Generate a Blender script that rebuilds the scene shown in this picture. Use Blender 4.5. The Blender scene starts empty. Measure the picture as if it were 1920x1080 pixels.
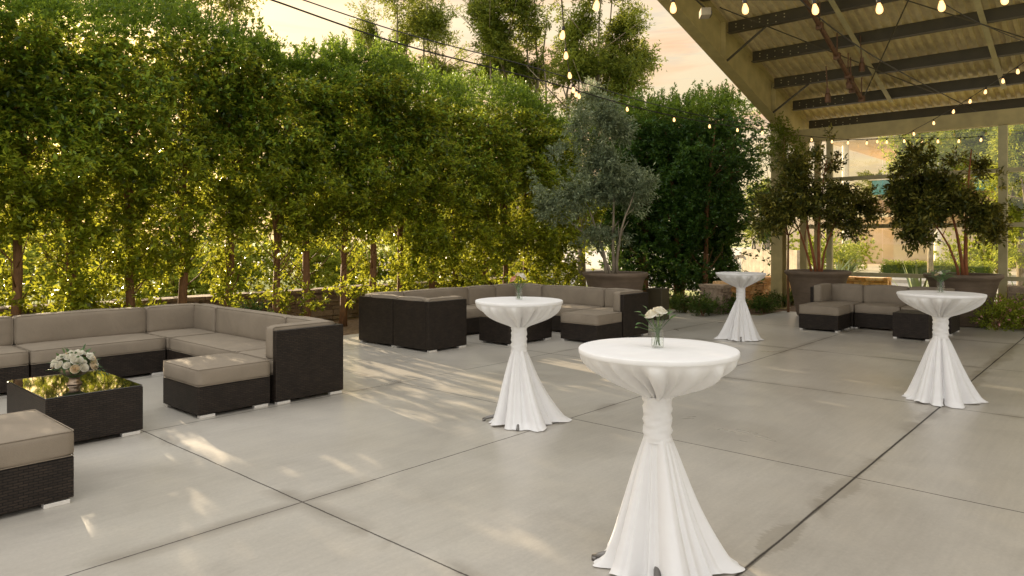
import bpy, bmesh, math, random
import numpy as np
from mathutils import Vector, Matrix, noise
R = math.radians
PI = math.pi
random.seed(7)
S = bpy.context.scene
C = S.collection
# ------------------------------------------------------------------ frame
# world X runs along one family of slab joints, world Y along the other; camera eye at 1.6 m over the origin
YAW = R(41.6); F = 1330.0; EYE = 1.6; HY = 449.0
cs, sn = math.cos(YAW), math.sin(YAW)
def w2(xc, z):
    return (sn*xc + cs*z, -cs*xc + sn*z)
def at(px, py, Z):
    xc = (px-960)/F*Z
    u, v = w2(xc, Z)
    return Vector((u, v, EYE + (HY-py)/F*Z))

# ------------------------------------------------------------------ objects
def tag(o, label=None, cat=None, group=None, kind=None):
    if label: o['label'] = label
    if cat: o['category'] = cat
    if group: o['group'] = group
    if kind: o['kind'] = kind
    return o
def empty(name, loc=(0,0,0), rz=0, label=None, cat=None, group=None):
    o = bpy.data.objects.new(name, None); C.objects.link(o)
    o.empty_display_size = .1
    o.location = loc; o.rotation_euler = (0,0,rz)
    return tag(o, label, cat, group)
def uvbox(bm):
    uv = bm.loops.layers.uv.verify()
    for f in bm.faces:
        n = f.normal
        ax = max(range(3), key=lambda i: abs(n[i]))
        for l in f.loops:
            c = l.vert.co
            l[uv].uv = (c.y, c.z) if ax == 0 else ((c.x, c.z) if ax == 1 else (c.x, c.y))
def obj(name, bm, mat, parent=None, smooth=False, loc=None):
    bm.normal_update()
    uvbox(bm)
    me = bpy.data.meshes.new(name)
    bm.to_mesh(me); bm.free()
    if smooth: me.polygons.foreach_set('use_smooth', [True]*len(me.polygons))
    if mat: me.materials.append(mat)
    o = bpy.data.objects.new(name, me); C.objects.link(o)
    if parent: o.parent = parent
    if loc: o.location = loc
    return o
def nmesh(name, V, Fa, mat, parent=None, smooth=False):
    """fast mesh from numpy: V (n,3), Fa (m,k)"""
    me = bpy.data.meshes.new(name)
    m, k = Fa.shape
    me.vertices.add(len(V)); me.vertices.foreach_set('co', V.astype(np.float32).ravel())
    me.loops.add(m*k); me.loops.foreach_set('vertex_index', Fa.astype(np.int32).ravel())
    me.polygons.add(m)
    me.polygons.foreach_set('loop_start', np.arange(0, m*k, k, dtype=np.int32))
    me.polygons.foreach_set('loop_total', np.full(m, k, dtype=np.int32))
    me.update(calc_edges=True)
    if smooth: me.polygons.foreach_set('use_smooth', [True]*m)
    if mat: me.materials.append(mat)
    o = bpy.data.objects.new(name, me); C.objects.link(o)
    if parent: o.parent = parent
    return o
def copy_tree(o, parent=None):
    c = o.copy(); C.objects.link(c)
    if parent: c.parent = parent
    for ch in list(o.children): copy_tree(ch, c)
    return c
def nb(): return bmesh.new()
def box(bm, x0, x1, y0, y1, z0, z1, bev=0, M=None):
    g = bmesh.ops.create_cube(bm, size=1)
    vs = g['verts']
    for v in vs:
        v.co = Vector((x0+(v.co.x+.5)*(x1-x0), y0+(v.co.y+.5)*(y1-y0), z0+(v.co.z+.5)*(z1-z0)))
    if bev:
        es = list({e for v in vs for e in v.link_edges})
        r = bmesh.ops.bevel(bm, geom=es, offset=bev, segments=2, affect='EDGES', profile=.6)
        vs = list({v for f in r['faces'] for v in f.verts} | {v for v in vs if v.is_valid})
    if M is not None:
        for v in vs: v.co = M @ v.co
    return vs
def bar(bm, a, b, w, h, up=(0,0,1)):
    a, b = Vector(a), Vector(b)
    d = (b-a); L = d.length; d.normalize()
    s = d.cross(Vector(up))
    if s.length < 1e-4: s = Vector((1,0,0))
    s.normalize(); t = s.cross(d)
    M = Matrix((( d.x, s.x, t.x, a.x),(d.y, s.y, t.y, a.y),(d.z, s.z, t.z, a.z),(0,0,0,1)))
    return box(bm, 0, L, -w/2, w/2, -h/2, h/2, M=M)
def tube(bm, pts, rad, n=8, cap=True):
    pts = [Vector(p) for p in pts]
    if not hasattr(rad, '__len__'): rad = [rad]*len(pts)
    rings = []; ref = None
    for i, p in enumerate(pts):
        d = (pts[min(i+1, len(pts)-1)] - pts[max(i-1, 0)]).normalized()
        if ref is None:
            ref = d.cross(Vector((0,0,1)))
            if ref.length < .1: ref = d.cross(Vector((1,0,0)))
        ref = (ref - d*ref.dot(d)).normalized()
        s = d.cross(ref)
        rings.append([bm.verts.new(p + (ref*math.cos(2*PI*k/n) + s*math.sin(2*PI*k/n))*rad[i]) for k in range(n)])
    for a, b in zip(rings, rings[1:]):
        for k in range(n): bm.faces.new((a[k], a[(k+1)%n], b[(k+1)%n], b[k]))
    if cap:
        bm.faces.new(rings[0][::-1]); bm.faces.new(rings[-1])
def lathe(bm, prof, n=32, c=(0,0,0), fn=None, cap0=False, cap1=False):
    rings = []
    for i, (r, z) in enumerate(prof):
        ring = []
        for k in range(n):
            a = 2*PI*k/n
            rr, zz = (r, z) if fn is None else fn(i, r, z, a)
            ring.append(bm.verts.new((c[0]+rr*math.cos(a), c[1]+rr*math.sin(a), c[2]+zz)))
        rings.append(ring)
    for a, b in zip(rings, rings[1:]):
        for k in range(n): bm.faces.new((a[k], a[(k+1)%n], b[(k+1)%n], b[k]))
    if cap0: bm.faces.new(rings[0][::-1])
    if cap1: bm.faces.new(rings[-1])
def ball(bm, c, r, sc=(1,1,1), u=12, v=8):
    g = bmesh.ops.create_uvsphere(bm, u_segments=u, v_segments=v, radius=r)
    for w in g['verts']: w.co = Vector((w.co.x*sc[0]+c[0], w.co.y*sc[1]+c[1], w.co.z*sc[2]+c[2]))

# ------------------------------------------------------------------ materials
class NT:
    def __init__(s, name):
        s.m = bpy.data.materials.new(name); s.m.use_nodes = True
        s.t = s.m.node_tree; s.t.nodes.clear()
        s.out = s.n('ShaderNodeOutputMaterial')
    def n(s, ty, **kw):
        nd = s.t.nodes.new(ty)
        for k, v in kw.items():
            if k.startswith('i_'):
                key = k[2:]
                key = int(key) if key.isdigit() else key.replace('_', ' ')
                nd.inputs[key].default_value = v
            else: setattr(nd, k, v)
        return nd
    def l(s, a, b): s.t.links.new(a, b)
    def ramp(s, src, stops):
        r = s.n('ShaderNodeValToRGB')
        el = r.color_ramp.elements
        while len(el) < len(stops): el.new(.5)
        for e, (p, c) in zip(el, stops):
            e.position = p; e.color = (*c, 1) if len(c) == 3 else c
        s.l(src, r.inputs[0]); return r.outputs[0]
    def math(s, op, a, b=None, clamp=False):
        m = s.n('ShaderNodeMath', operation=op, use_clamp=clamp)
        for i, x in enumerate((a, b)):
            if x is None: continue
            if isinstance(x, (int, float)): m.inputs[i].default_value = x
            else: s.l(x, m.inputs[i])
        return m.outputs[0]
    def mix(s, f, a, b, ty='MIX'):
        m = s.n('ShaderNodeMix', data_type='RGBA', blend_type=ty)
        for sock, x in ((m.inputs[0], f), (m.inputs[6], a), (m.inputs[7], b)):
            if isinstance(x, (int, float)): sock.default_value = x
            elif isinstance(x, tuple): sock.default_value = (*x, 1)
            else: s.l(x, sock)
        return m.outputs[2]
    def noise(s, scale, detail=4, vec=None, rough=.55, dist=0):
        n = s.n('ShaderNodeTexNoise'); n.inputs['Scale'].default_value = scale
        n.inputs['Detail'].default_value = detail; n.inputs['Roughness'].default_value = rough
        n.inputs['Distortion'].default_value = dist
        if vec is not None: s.l(vec, n.inputs['Vector'])
        return n.outputs[0]
    def coords(s, which='Object'):
        return s.n('ShaderNodeTexCoord').outputs[which]
    def bsdf(s, color, rough=.6, metal=0, spec=.5, bump=None, bstr=.3, bdist=.01, **kw):
        b = s.n('ShaderNodeBsdfPrincipled')
        for sock, x in ((b.inputs['Base Color'], color), (b.inputs['Roughness'], rough), (b.inputs['Metallic'], metal)):
            if isinstance(x, (int, float)): sock.default_value = x
            elif isinstance(x, tuple): sock.default_value = (*x, 1)
            else: s.l(x, sock)
        b.inputs['Specular IOR Level'].default_value = spec
        for k, v in kw.items(): b.inputs[k.replace('_', ' ')].default_value = v
        if bump is not None:
            bp = s.n('ShaderNodeBump'); bp.inputs['Strength'].default_value = bstr; bp.inputs['Distance'].default_value = bdist
            s.l(bump, bp.inputs['Height']); s.l(bp.outputs[0], b.inputs['Normal'])
        return b.outputs[0]
    def done(s, sh):
        s.l(sh, s.out.inputs['Surface']); return s.m

def simple(name, col, rough=.6, metal=0, var=.25, scale=6, bstr=.15, spec=.5):
    t = NT(name); co = t.coords()
    n = t.noise(scale, 5, co)
    dark = tuple(c*(1-var) for c in col); lite = tuple(min(1, c*(1+var)) for c in col)
    c = t.ramp(n, [(.3, dark), (.7, lite)])
    n2 = t.noise(scale*12, 4, co)
    return t.done(t.bsdf(c, rough, metal, spec, bump=n2, bstr=bstr, bdist=.004))
def leafmat(name, c0, c1, c2, tr=(.35,.45,.05), trf=.45, rough=.45, dead=None, warmlow=False):
    t = NT(name)
    g = t.n('ShaderNodeNewGeometry')
    oi = t.n('ShaderNodeObjectInfo')
    rnd = g.outputs['Random Per Island']
    stops = [(0, c0), (.45, c1), (.93, c2)]
    if dead: stops.append((.99, dead))
    col = t.ramp(rnd, stops)
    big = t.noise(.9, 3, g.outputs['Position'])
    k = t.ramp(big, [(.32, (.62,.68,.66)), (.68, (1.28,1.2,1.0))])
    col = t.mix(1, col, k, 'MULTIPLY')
    if warmlow:  # light from behind, painted into the leaf colour: yellower low down, cooler above
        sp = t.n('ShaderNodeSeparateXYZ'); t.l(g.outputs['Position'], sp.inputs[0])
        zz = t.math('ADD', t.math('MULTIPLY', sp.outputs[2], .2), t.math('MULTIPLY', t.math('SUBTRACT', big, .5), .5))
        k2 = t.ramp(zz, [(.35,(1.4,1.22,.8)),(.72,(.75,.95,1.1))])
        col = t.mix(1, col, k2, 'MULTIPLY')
    b = t.bsdf(col, rough, 0, .35)
    tl = t.n('ShaderNodeBsdfTranslucent')
    tc = t.mix(.55, col, tr)
    t.l(tc, tl.inputs[0])
    mx = t.n('ShaderNodeMixShader'); mx.inputs[0].default_value = trf
    t.l(b, mx.inputs[1]); t.l(tl.outputs[0], mx.inputs[2])
    return t.done(mx.outputs[0])
M = {}
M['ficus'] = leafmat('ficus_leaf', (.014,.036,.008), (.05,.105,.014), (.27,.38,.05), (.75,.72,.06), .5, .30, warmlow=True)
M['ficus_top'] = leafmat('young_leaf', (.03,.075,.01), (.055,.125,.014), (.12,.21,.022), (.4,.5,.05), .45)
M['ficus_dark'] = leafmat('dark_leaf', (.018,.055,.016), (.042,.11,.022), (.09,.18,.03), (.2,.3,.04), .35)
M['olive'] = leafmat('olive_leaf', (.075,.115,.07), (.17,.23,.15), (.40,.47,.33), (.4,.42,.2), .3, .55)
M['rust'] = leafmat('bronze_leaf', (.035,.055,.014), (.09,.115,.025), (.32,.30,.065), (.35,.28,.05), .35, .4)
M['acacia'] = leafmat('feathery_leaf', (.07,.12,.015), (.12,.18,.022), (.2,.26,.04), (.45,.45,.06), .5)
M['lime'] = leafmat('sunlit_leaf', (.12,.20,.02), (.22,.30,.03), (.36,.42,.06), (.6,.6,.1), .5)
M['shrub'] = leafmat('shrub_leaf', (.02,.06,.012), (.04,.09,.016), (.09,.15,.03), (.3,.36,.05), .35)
M['agave'] = simple('agave_leaf', (.28,.34,.16), .5, scale=3)
M['palm'] = leafmat('palm_leaf', (.06,.09,.02), (.1,.13,.03), (.16,.18,.05), (.4,.4,.1), .3)
def bark(name, c):
    t = NT(name); co = t.coords()
    mp = t.n('ShaderNodeMapping'); mp.inputs['Scale'].default_value = (1,1,.25); t.l(co, mp.inputs[0])
    n = t.noise(28, 6, mp.outputs[0], .65)
    col = t.ramp(n, [(.3, tuple(x*.45 for x in c)), (.62, c), (.8, tuple(min(1,x*1.5) for x in c))])
    return t.done(t.bsdf(col, .8, bump=n, bstr=.5, bdist=.01))
M['bark'] = bark('brown_bark', (.26,.13,.055))
M['bark_red'] = bark('red_bark', (.34,.12,.045))
M['bark_pale'] = bark('pale_bark', (.30,.25,.18))

def wicker():
    t = NT('dark_wicker'); uv = t.coords('UV')
    ds = t.noise(9, 3, uv)
    mp = t.n('ShaderNodeVectorMath', operation='MULTIPLY_ADD'); t.l(ds, mp.inputs[0]); mp.inputs[1].default_value = (.006,.006,0); t.l(uv, mp.inputs[2])
    br = t.n('ShaderNodeTexBrick'); t.l(mp.outputs[0], br.inputs['Vector'])
    br.offset = .5; br.inputs['Scale'].default_value = 1
    br.inputs['Brick Width'].default_value = .050; br.inputs['Row Height'].default_value = .0165
    br.inputs['Mortar Size'].default_value = .0030; br.inputs['Mortar Smooth'].default_value = .6
    br.inputs['Color1'].default_value = (.036,.026,.019,1); br.inputs['Color2'].default_value = (.020,.014,.010,1); br.inputs['Mortar'].default_value = (.003,.002,.002,1)
    big = t.noise(7, 4, uv)
    k = t.ramp(big, [(.3,(.7,.7,.7)),(.7,(1.25,1.2,1.15))])
    col = t.mix(1, br.outputs[0], k, 'MULTIPLY')
    h = t.math('SUBTRACT', 1, br.outputs[1])
    return t.done(t.bsdf(col, .5, 0, .3, bump=h, bstr=.8, bdist=.003))
M['wicker'] = wicker()
def fabric(name, c, wsc=420, rough=.9, wr=.25):
    t = NT(name); co = t.coords()
    n = t.noise(3.5, 5, co, dist=.6)
    f = t.noise(wsc, 2, co)
    col = t.ramp(n, [(.3, tuple(x*.9 for x in c)), (.7, tuple(x*1.08 for x in c))])
    k = t.ramp(f, [(.3,(.86,.86,.86)),(.7,(1.1,1.1,1.1))])
    col = t.mix(1, col, k, 'MULTIPLY')
    h = t.math('ADD', t.math('MULTIPLY', n, 3.5), t.math('MULTIPLY', f, .12))
    b = t.bsdf(col, rough, 0, .25, bump=h, bstr=wr, bdist=.012)
    return t.done(b)
M['taupe'] = fabric('taupe_canvas', (.275,.23,.178))
def linen():
    t = NT('white_linen'); co = t.coords()
    f = t.noise(300, 2, co); n = t.noise(14, 4, co)
    h = t.math('ADD', t.math('MULTIPLY', f, .1), n)
    col = t.ramp(n, [(.3,(.84,.83,.83)),(.7,(.87,.865,.865))])
    b = t.bsdf(col, .85, 0, .2, bump=h, bstr=.06, bdist=.004)
    tl = t.n('ShaderNodeBsdfTranslucent'); tl.inputs[0].default_value = (.9,.82,.72,1)
    mx = t.n('ShaderNodeMixShader'); mx.inputs[0].default_value = .10
    t.l(b, mx.inputs[1]); t.l(tl.outputs[0], mx.inputs[2])
    return t.done(mx.outputs[0])
M['linen'] = linen()
def concrete():
    t = NT('polished_concrete'); co = t.coords()
    sx = t.n('ShaderNodeSeparateXYZ'); t.l(co, sx.inputs[0])
    wob = t.noise(2.2, 5, co)
    wob2 = t.noise(60, 2, co)
    def joint(src, off, per, wd=.0055):
        a = t.math('ADD', src, t.math('MULTIPLY', t.math('SUBTRACT', wob, .5), .016))
        a = t.math('SUBTRACT', a, off - per*40 + per/2)
        a = t.math('MODULO', a, per)
        a = t.math('ABSOLUTE', t.math('SUBTRACT', a, per/2))
        a = t.math('ADD', a, t.math('MULTIPLY', t.math('SUBTRACT', wob2, .5), .006))
        return a
    jx = joint(sx.outputs[0], 2.385, 2.71); jy = joint(sx.outputs[1], 1.44, 2.385)
    d = t.math('MINIMUM', jx, jy)
    line = t.ramp(d, [(.003,(1,1,1)),(.0065,(0,0,0))])
    halo = t.ramp(d, [(0.0,(1,1,1)),(.12,(0,0,0))])
    n1 = t.noise(.55, 6, co, .6, .8); n2 = t.noise(2.6, 6, co, .65, .5); n3 = t.noise(45, 4, co, .7)
    col = t.ramp(n1, [(.15,(.375,.345,.305)),(.5,(.46,.43,.385)),(.85,(.54,.51,.465))])
    k = t.ramp(n2, [(.0,(.80,.79,.78)),(.5,(1,1,1)),(1,(1.14,1.12,1.08))])
    col = t.mix(1, col, k, 'MULTIPLY')
    k3 = t.ramp(n3, [(.25,(.9,.9,.9)),(.75,(1.06,1.06,1.06))])
    col = t.mix(1, col, k3, 'MULTIPLY')
    # damp brown stain beside joints, only in patches
    pat = t.ramp(t.noise(.8, 5, co, .6, 1.2), [(.52,(0,0,0)),(.60,(1,1,1))])
    st = t.math('MULTIPLY', halo, pat)
    col = t.mix(t.math('MULTIPLY', st, .5), col, (.17,.14,.11))
    spk = t.ramp(t.noise(110, 3, co, .6), [(.66,(0,0,0)),(.74,(1,1,1))])
    col = t.mix(t.math('MULTIPLY', spk, .3), col, (.22,.19,.16))
    mp3 = t.n('ShaderNodeMapping'); mp3.inputs['Scale'].default_value = (1,3.5,1); mp3.inputs['Rotation'].default_value = (0,0,.9); t.l(co, mp3.inputs[0])
    sc = t.noise(1.3, 8, mp3.outputs[0], .72, 1.5)
    scf = t.ramp(t.math('ABSOLUTE', t.math('SUBTRACT', sc, .5)), [(.0,(1,1,1)),(.006,(0,0,0))])
    scm = t.ramp(t.noise(.7, 3, co), [(.55,(0,0,0)),(.65,(1,1,1))])
    col = t.mix(t.math('MULTIPLY', t.math('MULTIPLY', scf, scm), .22), col, (.2,.17,.14))
    # mop marks and damp stain along one joint
    mp = t.n('ShaderNodeMapping'); mp.inputs['Scale'].default_value = (9,2.2,1); t.l(co, mp.inputs[0])
    rag = t.noise(3, 5, mp.outputs[0], .7)
    wdt = t.math('ADD', t.math('MULTIPLY', t.math('SUBTRACT', t.noise(1.1, 3, co), .42), .55), t.math('MULTIPLY', t.math('SUBTRACT', rag, .5), .22))
    dy = t.math('ABSOLUTE', t.math('SUBTRACT', sx.outputs[1], 1.44))
    sm = t.ramp(t.math('SUBTRACT', wdt, dy), [(0,(0,0,0)),(.02,(1,1,1))])
    col = t.mix(t.math('MULTIPLY', sm, .32), col, (.17,.14,.10))
    mp2 = t.n('ShaderNodeMapping'); mp2.inputs['Scale'].default_value = (1.2,16,1); mp2.inputs['Rotation'].default_value = (0,0,.25); t.l(co, mp2.inputs[0])
    stk = t.noise(1.6, 5, mp2.outputs[0], .6)
    col = t.mix(1, col, t.ramp(stk, [(.25,(.93,.93,.92)),(.75,(1.05,1.05,1.04))]), 'MULTIPLY')
    wl = t.ramp(t.math('ADD', dy, t.math('MULTIPLY', t.math('SUBTRACT', wob, .5), .018)), [(.007,(1,1,1)),(.012,(0,0,0))])
    col = t.mix(t.math('MULTIPLY', wl, .75), col, (.035,.028,.022))
    col = t.mix(line, col, (.035,.028,.022))
    rg = t.ramp(n1, [(.2,(.24,.24,.24)),(.8,(.40,.40,.40))])
    rg = t.mix(line, rg, (.9,.9,.9))
    h = t.math('SUBTRACT', t.math('MULTIPLY', n3, .08), line)
    h = t.math('ADD', h, t.math('MULTIPLY', n2, .05))
    return t.done(t.bsdf(col, rg, 0, .5, bump=h, bstr=.25, bdist=.006))
M['concrete'] = concrete()
M['soil'] = simple('mulch_soil', (.16,.10,.055), .95, scale=14, var=.5, bstr=.8)
M['road'] = simple('pale_road', (.42,.38,.32), .8, scale=2, var=.12)
M['paving'] = simple('pale_paving', (.5,.45,.37), .8, scale=2, var=.12)
M['grass'] = simple('dry_grass_ground', (.33,.34,.12), .95, scale=1.5, var=.4)
M['boardwall'] = simple('board_concrete', (.42,.36,.27), .85, scale=5)
M['steel_olive'] = simple('olive_painted_steel', (.44,.36,.16), .5, scale=4, var=.15)
M['purlin'] = simple('dark_painted_steel', (.055,.044,.022), .5, scale=4, var=.2)
M['strap'] = simple('pale_strap_steel', (.45,.40,.22), .5, scale=4, var=.15)
M['metal'] = simple('brushed_metal', (.62,.60,.57), .35, 1, scale=8, var=.1)
M['foot'] = simple('satin_aluminium', (.78,.75,.70), .45, .3, scale=8, var=.06)
M['darkmetal'] = simple('grey_cast_metal', (.20,.19,.18), .4, .8, scale=8, var=.1)
M['rusty'] = simple('brown_pipe_steel', (.13,.065,.035), .55, .3, scale=18, var=.4)
M['black'] = simple('black_rubber', (.015,.013,.012), .5, scale=10)
M['brasspot'] = simple('bronze_bowl_metal', (.32,.24,.17), .3, .9, scale=8)
M['terracotta_wall'] = simple('terracotta_render', (.50,.35,.235), .85, scale=1.2, var=.1)
M['tan_wall'] = simple('tan_render', (.62,.53,.39), .85, scale=1.2, var=.1)
M['white_paint'] = simple('white_paint', (.78,.74,.66), .6, scale=3, var=.05)
M['turq'] = simple('turquoise_panel', (.10,.30,.32), .5, scale=3, var=.1)
M['redp'] = simple('red_panel', (.45,.08,.06), .5, scale=3, var=.1)
M['dkglass'] = simple('dark_window', (.06,.07,.07), .1, scale=1, spec=.8)
def potmat():
    t = NT('fired_brown_clay'); co = t.coords()
    mp = t.n('ShaderNodeMapping'); mp.inputs['Scale'].default_value = (1,1,9); t.l(co, mp.inputs[0])
    n = t.noise(3, 6, mp.outputs[0], .7); m = t.noise(2, 5, co, .6)
    c = t.ramp(m, [(.3,(.11,.078,.052)),(.7,(.19,.138,.096))])
    k = t.ramp(n, [(.3,(.8,.8,.8)),(.7,(1.15,1.15,1.15))])
    return t.done(t.bsdf(t.mix(1, c, k, 'MULTIPLY'), .7, bump=n, bstr=.4, bdist=.01))
M['clay'] = potmat()
def stonemat(name, a, b, c):
    t = NT(name); g = t.n('ShaderNodeNewGeometry'); co = t.coords()
    col = t.ramp(g.outputs['Random Per Island'], [(0,a),(.5,b),(1,c)])
    n = t.noise(18, 6, co, .7); m = t.noise(5, 3, co)
    k = t.ramp(n, [(.3,(.6,.58,.55)),(.65,(1.15,1.12,1.1))])
    return t.done(t.bsdf(t.mix(1, col, k, 'MULTIPLY'), .9, bump=t.math('ADD', n, m), bstr=.8, bdist=.02))
M['stone_warm'] = stonemat('golden_ledgestone', (.55,.27,.09), (.75,.42,.16), (.85,.58,.30))
M['stone_grey'] = stonemat('brown_ledgestone', (.17,.12,.085), (.27,.20,.14), (.38,.30,.22))
def glassmat(name, tint=(.95,.95,.88), refl=.5, rough=0.02, base=.05):
    t = NT(name)
    fr = t.n('ShaderNodeLayerWeight'); fr.inputs[0].default_value = .5
    gl = t.n('ShaderNodeBsdfGlossy'); gl.inputs['Roughness'].default_value = rough
    tr = t.n('ShaderNodeBsdfTransparent'); tr.inputs[0].default_value = (*tint, 1)
    mx = t.n('ShaderNodeMixShader')
    f = t.math('ADD', t.math('MULTIPLY', t.math('POWER', fr.outputs['Facing'], 4), refl), base, True)
    t.l(f, mx.inputs[0]); t.l(tr.outputs[0], mx.inputs[1]); t.l(gl.outputs[0], mx.inputs[2])
    return t.done(mx.outputs[0])
M['glass'] = glassmat('screen_glass', (.93,.90,.76), .9, .01, .07)
M['vaseglass'] = glassmat('vase_glass', (.98,.99,.98), .7, .03, .05)
def tableglass():
    t = NT('dark_glass_top')
    return t.done(t.bsdf((.012,.011,.010), .045, 0, .9, Coat_Weight=1.0, Coat_Roughness=.03))
M['tableglass'] = tableglass()
def bulbmat():
    t = NT('warm_bulb_glow')
    e = t.n('ShaderNodeEmission'); e.inputs[0].default_value = (1,.62,.25,1); e.inputs[1].default_value = 3.0
    lw = t.n('ShaderNodeLayerWeight'); lw.inputs[0].default_value = .35
    e2 = t.n('ShaderNodeEmission'); e2.inputs[0].default_value = (1,.42,.12,1); e2.inputs[1].default_value = 1.6
    mx = t.n('ShaderNodeMixShader'); t.l(lw.outputs['Facing'], mx.inputs[0]); t.l(e.outputs[0], mx.inputs[1]); t.l(e2.outputs[0], mx.inputs[2])
    return t.done(mx.outputs[0])
M['bulb'] = bulbmat()
def deckmat():
    t = NT('ribbed_deck_metal'); co = t.coords()
    n = t.noise(1.2, 4, co); n2 = t.noise(8, 4, co)
    c = t.ramp(n, [(.3,(.56,.46,.25)),(.7,(.72,.60,.35))])
    k = t.ramp(n2, [(.3,(.85,.85,.85)),(.7,(1.08,1.08,1.08))])
    return t.done(t.bsdf(t.mix(1,c,k,'MULTIPLY'), .42, 0, .4))
M['deck'] = deckmat()
def petal(name, a, b):
    t = NT(name); g = t.n('ShaderNodeNewGeometry')
    c = t.ramp(g.outputs['Random Per Island'], [(0,a),(1,b)])
    bs = t.bsdf(c, .7, 0, .2)
    tl = t.n('ShaderNodeBsdfTranslucent'); t.l(c, tl.inputs[0])
    mx = t.n('ShaderNodeMixShader'); mx.inputs[0].default_value = .25
    t.l(bs, mx.inputs[1]); t.l(tl.outputs[0], mx.inputs[2]); return t.done(mx.outputs[0])
M['p_white'] = petal('white_petal', (.80,.76,.64), (.88,.86,.78))
M['p_cream'] = petal('cream_petal', (.78,.62,.40), (.86,.76,.58))
M['p_peach'] = petal('peach_petal', (.72,.34,.20), (.82,.50,.34))
M['p_pink'] = petal('pink_petal', (.62,.25,.28), (.75,.45,.45))
M['stem'] = simple('green_stem', (.07,.12,.03), .6, scale=20)
M['eucalyptus'] = leafmat('eucalyptus_leaf', (.05,.10,.05), (.08,.15,.06), (.12,.22,.07), (.2,.3,.08), .25)

# ------------------------------------------------------------------ foliage
def leaves(name, cen, axis, mat, parent, per=9, ln=.06, wd=.026, spread=.07, seed=0, droop=.15, out=.7):
    rg = np.random.default_rng(seed)
    n = len(cen)
    axis = axis/np.linalg.norm(axis, axis=1, keepdims=True)
    t = rg.uniform(0, 1, (n, per, 1))
    base = cen[:,None,:] + axis[:,None,:]*(t-.3)*spread*2.0 + rg.normal(0, spread*.18, (n,per,3))
    rnd = rg.normal(0, 1, (n, per, 3))
    d = axis[:,None,:]*out + rnd*.55; d[...,2] -= droop
    d /= np.linalg.norm(d, axis=2, keepdims=True)
    side = np.cross(d, rg.normal(0,1,(n,per,3)) + np.array([0,0,1.6])); side /= np.linalg.norm(side, axis=2, keepdims=True)
    nrm = np.cross(side, d)
    L = ln*rg.uniform(.65, 1.2, (n,per,1)); Wd = wd*rg.uniform(.75,1.2,(n,per,1))
    p0 = base; p1 = base + d*L*.45 + side*Wd*.5 + nrm*L*.07; p2 = base + d*L - nrm*L*.12; p3 = base + d*L*.45 - side*Wd*.5 + nrm*L*.07
    V = np.stack([p0,p1,p2,p3], axis=2).reshape(-1,3)
    Fa = np.arange(len(V)).reshape(-1,4)
    return nmesh(name, V, Fa, mat, parent)
def blob_sprigs(blobs, n, seed, shell=.55, gap=.0, gsc=1.3):
    """sprig centres in a union of ellipsoids (cx,cy,cz,rx,ry,rz)"""
    rg = np.random.default_rng(seed); P = []; A = []
    w = np.array([b[3]*b[4]*b[5] for b in blobs])**.72; w = w**1.25; w = w/w.sum()
    while len(P) < n:
        b = blobs[rg.choice(len(blobs), p=w)]
        d = rg.normal(0,1,3); d /= np.linalg.norm(d)
        r = rg.uniform(0,1)**shell
        r *= 1 + .22*noise.noise(Vector(d*2.3)+Vector((b[0],b[1],b[2]+seed)))
        p = np.array([b[0]+d[0]*b[3]*r, b[1]+d[1]*b[4]*r, b[2]+d[2]*b[5]*r])
        if gap and noise.noise(Vector(p*gsc)+Vector((seed*3.1,0,0))) < gap-.5+.0: continue
        P.append(p); A.append(d*np.array([1,1,.8]) + np.array([0,0,.35]))
    return np.array(P), np.array(A)
def limbs(bm, base, targets, r0, seed=0, n=7, split=.35, wig=.12):
    rd = random.Random(seed)
    base = Vector(base)
    for tg in targets:
        tg = Vector(tg); pts = []; rad = []
        k = 7; off = Vector((rd.uniform(-1,1), rd.uniform(-1,1), 0))*wig
        for i in range(k+1):
            f = i/k
            p = base.lerp(tg, f); p.x = base.x + (tg.x-base.x)*f**1.5 ; p.y = base.y + (tg.y-base.y)*f**1.5
            p += off*math.sin(f*PI) + Vector((rd.uniform(-1,1), rd.uniform(-1,1), 0))*wig*.2*(1 if 0 < i else 0)
            pts.append(p); rad.append(r0*(1-.75*f))
        tube(bm, pts, rad, n)
        for q in range(3):
            i = rd.randint(3, k-1); a = pts[i]
            e = a + Vector((rd.uniform(-1,1), rd.uniform(-1,1), rd.uniform(.3,1.2))).normalized()*(tg-base).length*rd.uniform(.15,.3)
            m = a.lerp(e,.5) + Vector((rd.uniform(-1,1),rd.uniform(-1,1),.5))*.04
            tube(bm, [a, m, e], [rad[i]*.6, rad[i]*.42, rad[i]*.15], 5)

# ------------------------------------------------------------------ setting: ground
bm = nb(); box(bm, -220, 320, -220, 320, -.30, -.016); tag(obj('ground', bm, M['grass']), 'dry grassy ground around the terrace', 'ground', kind='structure')
def sheet(name, pts, z, mat, label):
    bm = nb(); bm.faces.new([bm.verts.new((x, y, z)) for x, y in pts])
    return tag(obj(name, bm, mat), label, name.replace('_', ' '), kind='structure')
sheet('planting_bed', [(-8,9.95),(14.6,9.95),(14.6,6.6),(15.1,5.6),(18.5,5.6),(18.5,12.4),(-8,12.4)], -.006, M['soil'], 'brown mulch bed under the hedge')
sheet('planting_bed', [(15.9,3.6),(15.9,-8),(18.5,-8),(18.5,3.6)], -.006, M['soil'], 'brown mulch bed behind the right planter')
bm = nb()
for (x0,x1,y0,y1) in ((-9,14.6,-9,9.95),(14.6,15.9,-9,6.0)):
    bm.faces.new([bm.verts.new(p) for p in ((x0,y0,0),(x1,y0,0),(x1,y1,0),(x0,y1,0))])
tag(obj('patio_floor', bm, M['concrete']), 'pale polished concrete terrace floor with sawn joints', 'floor', kind='structure')
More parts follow.
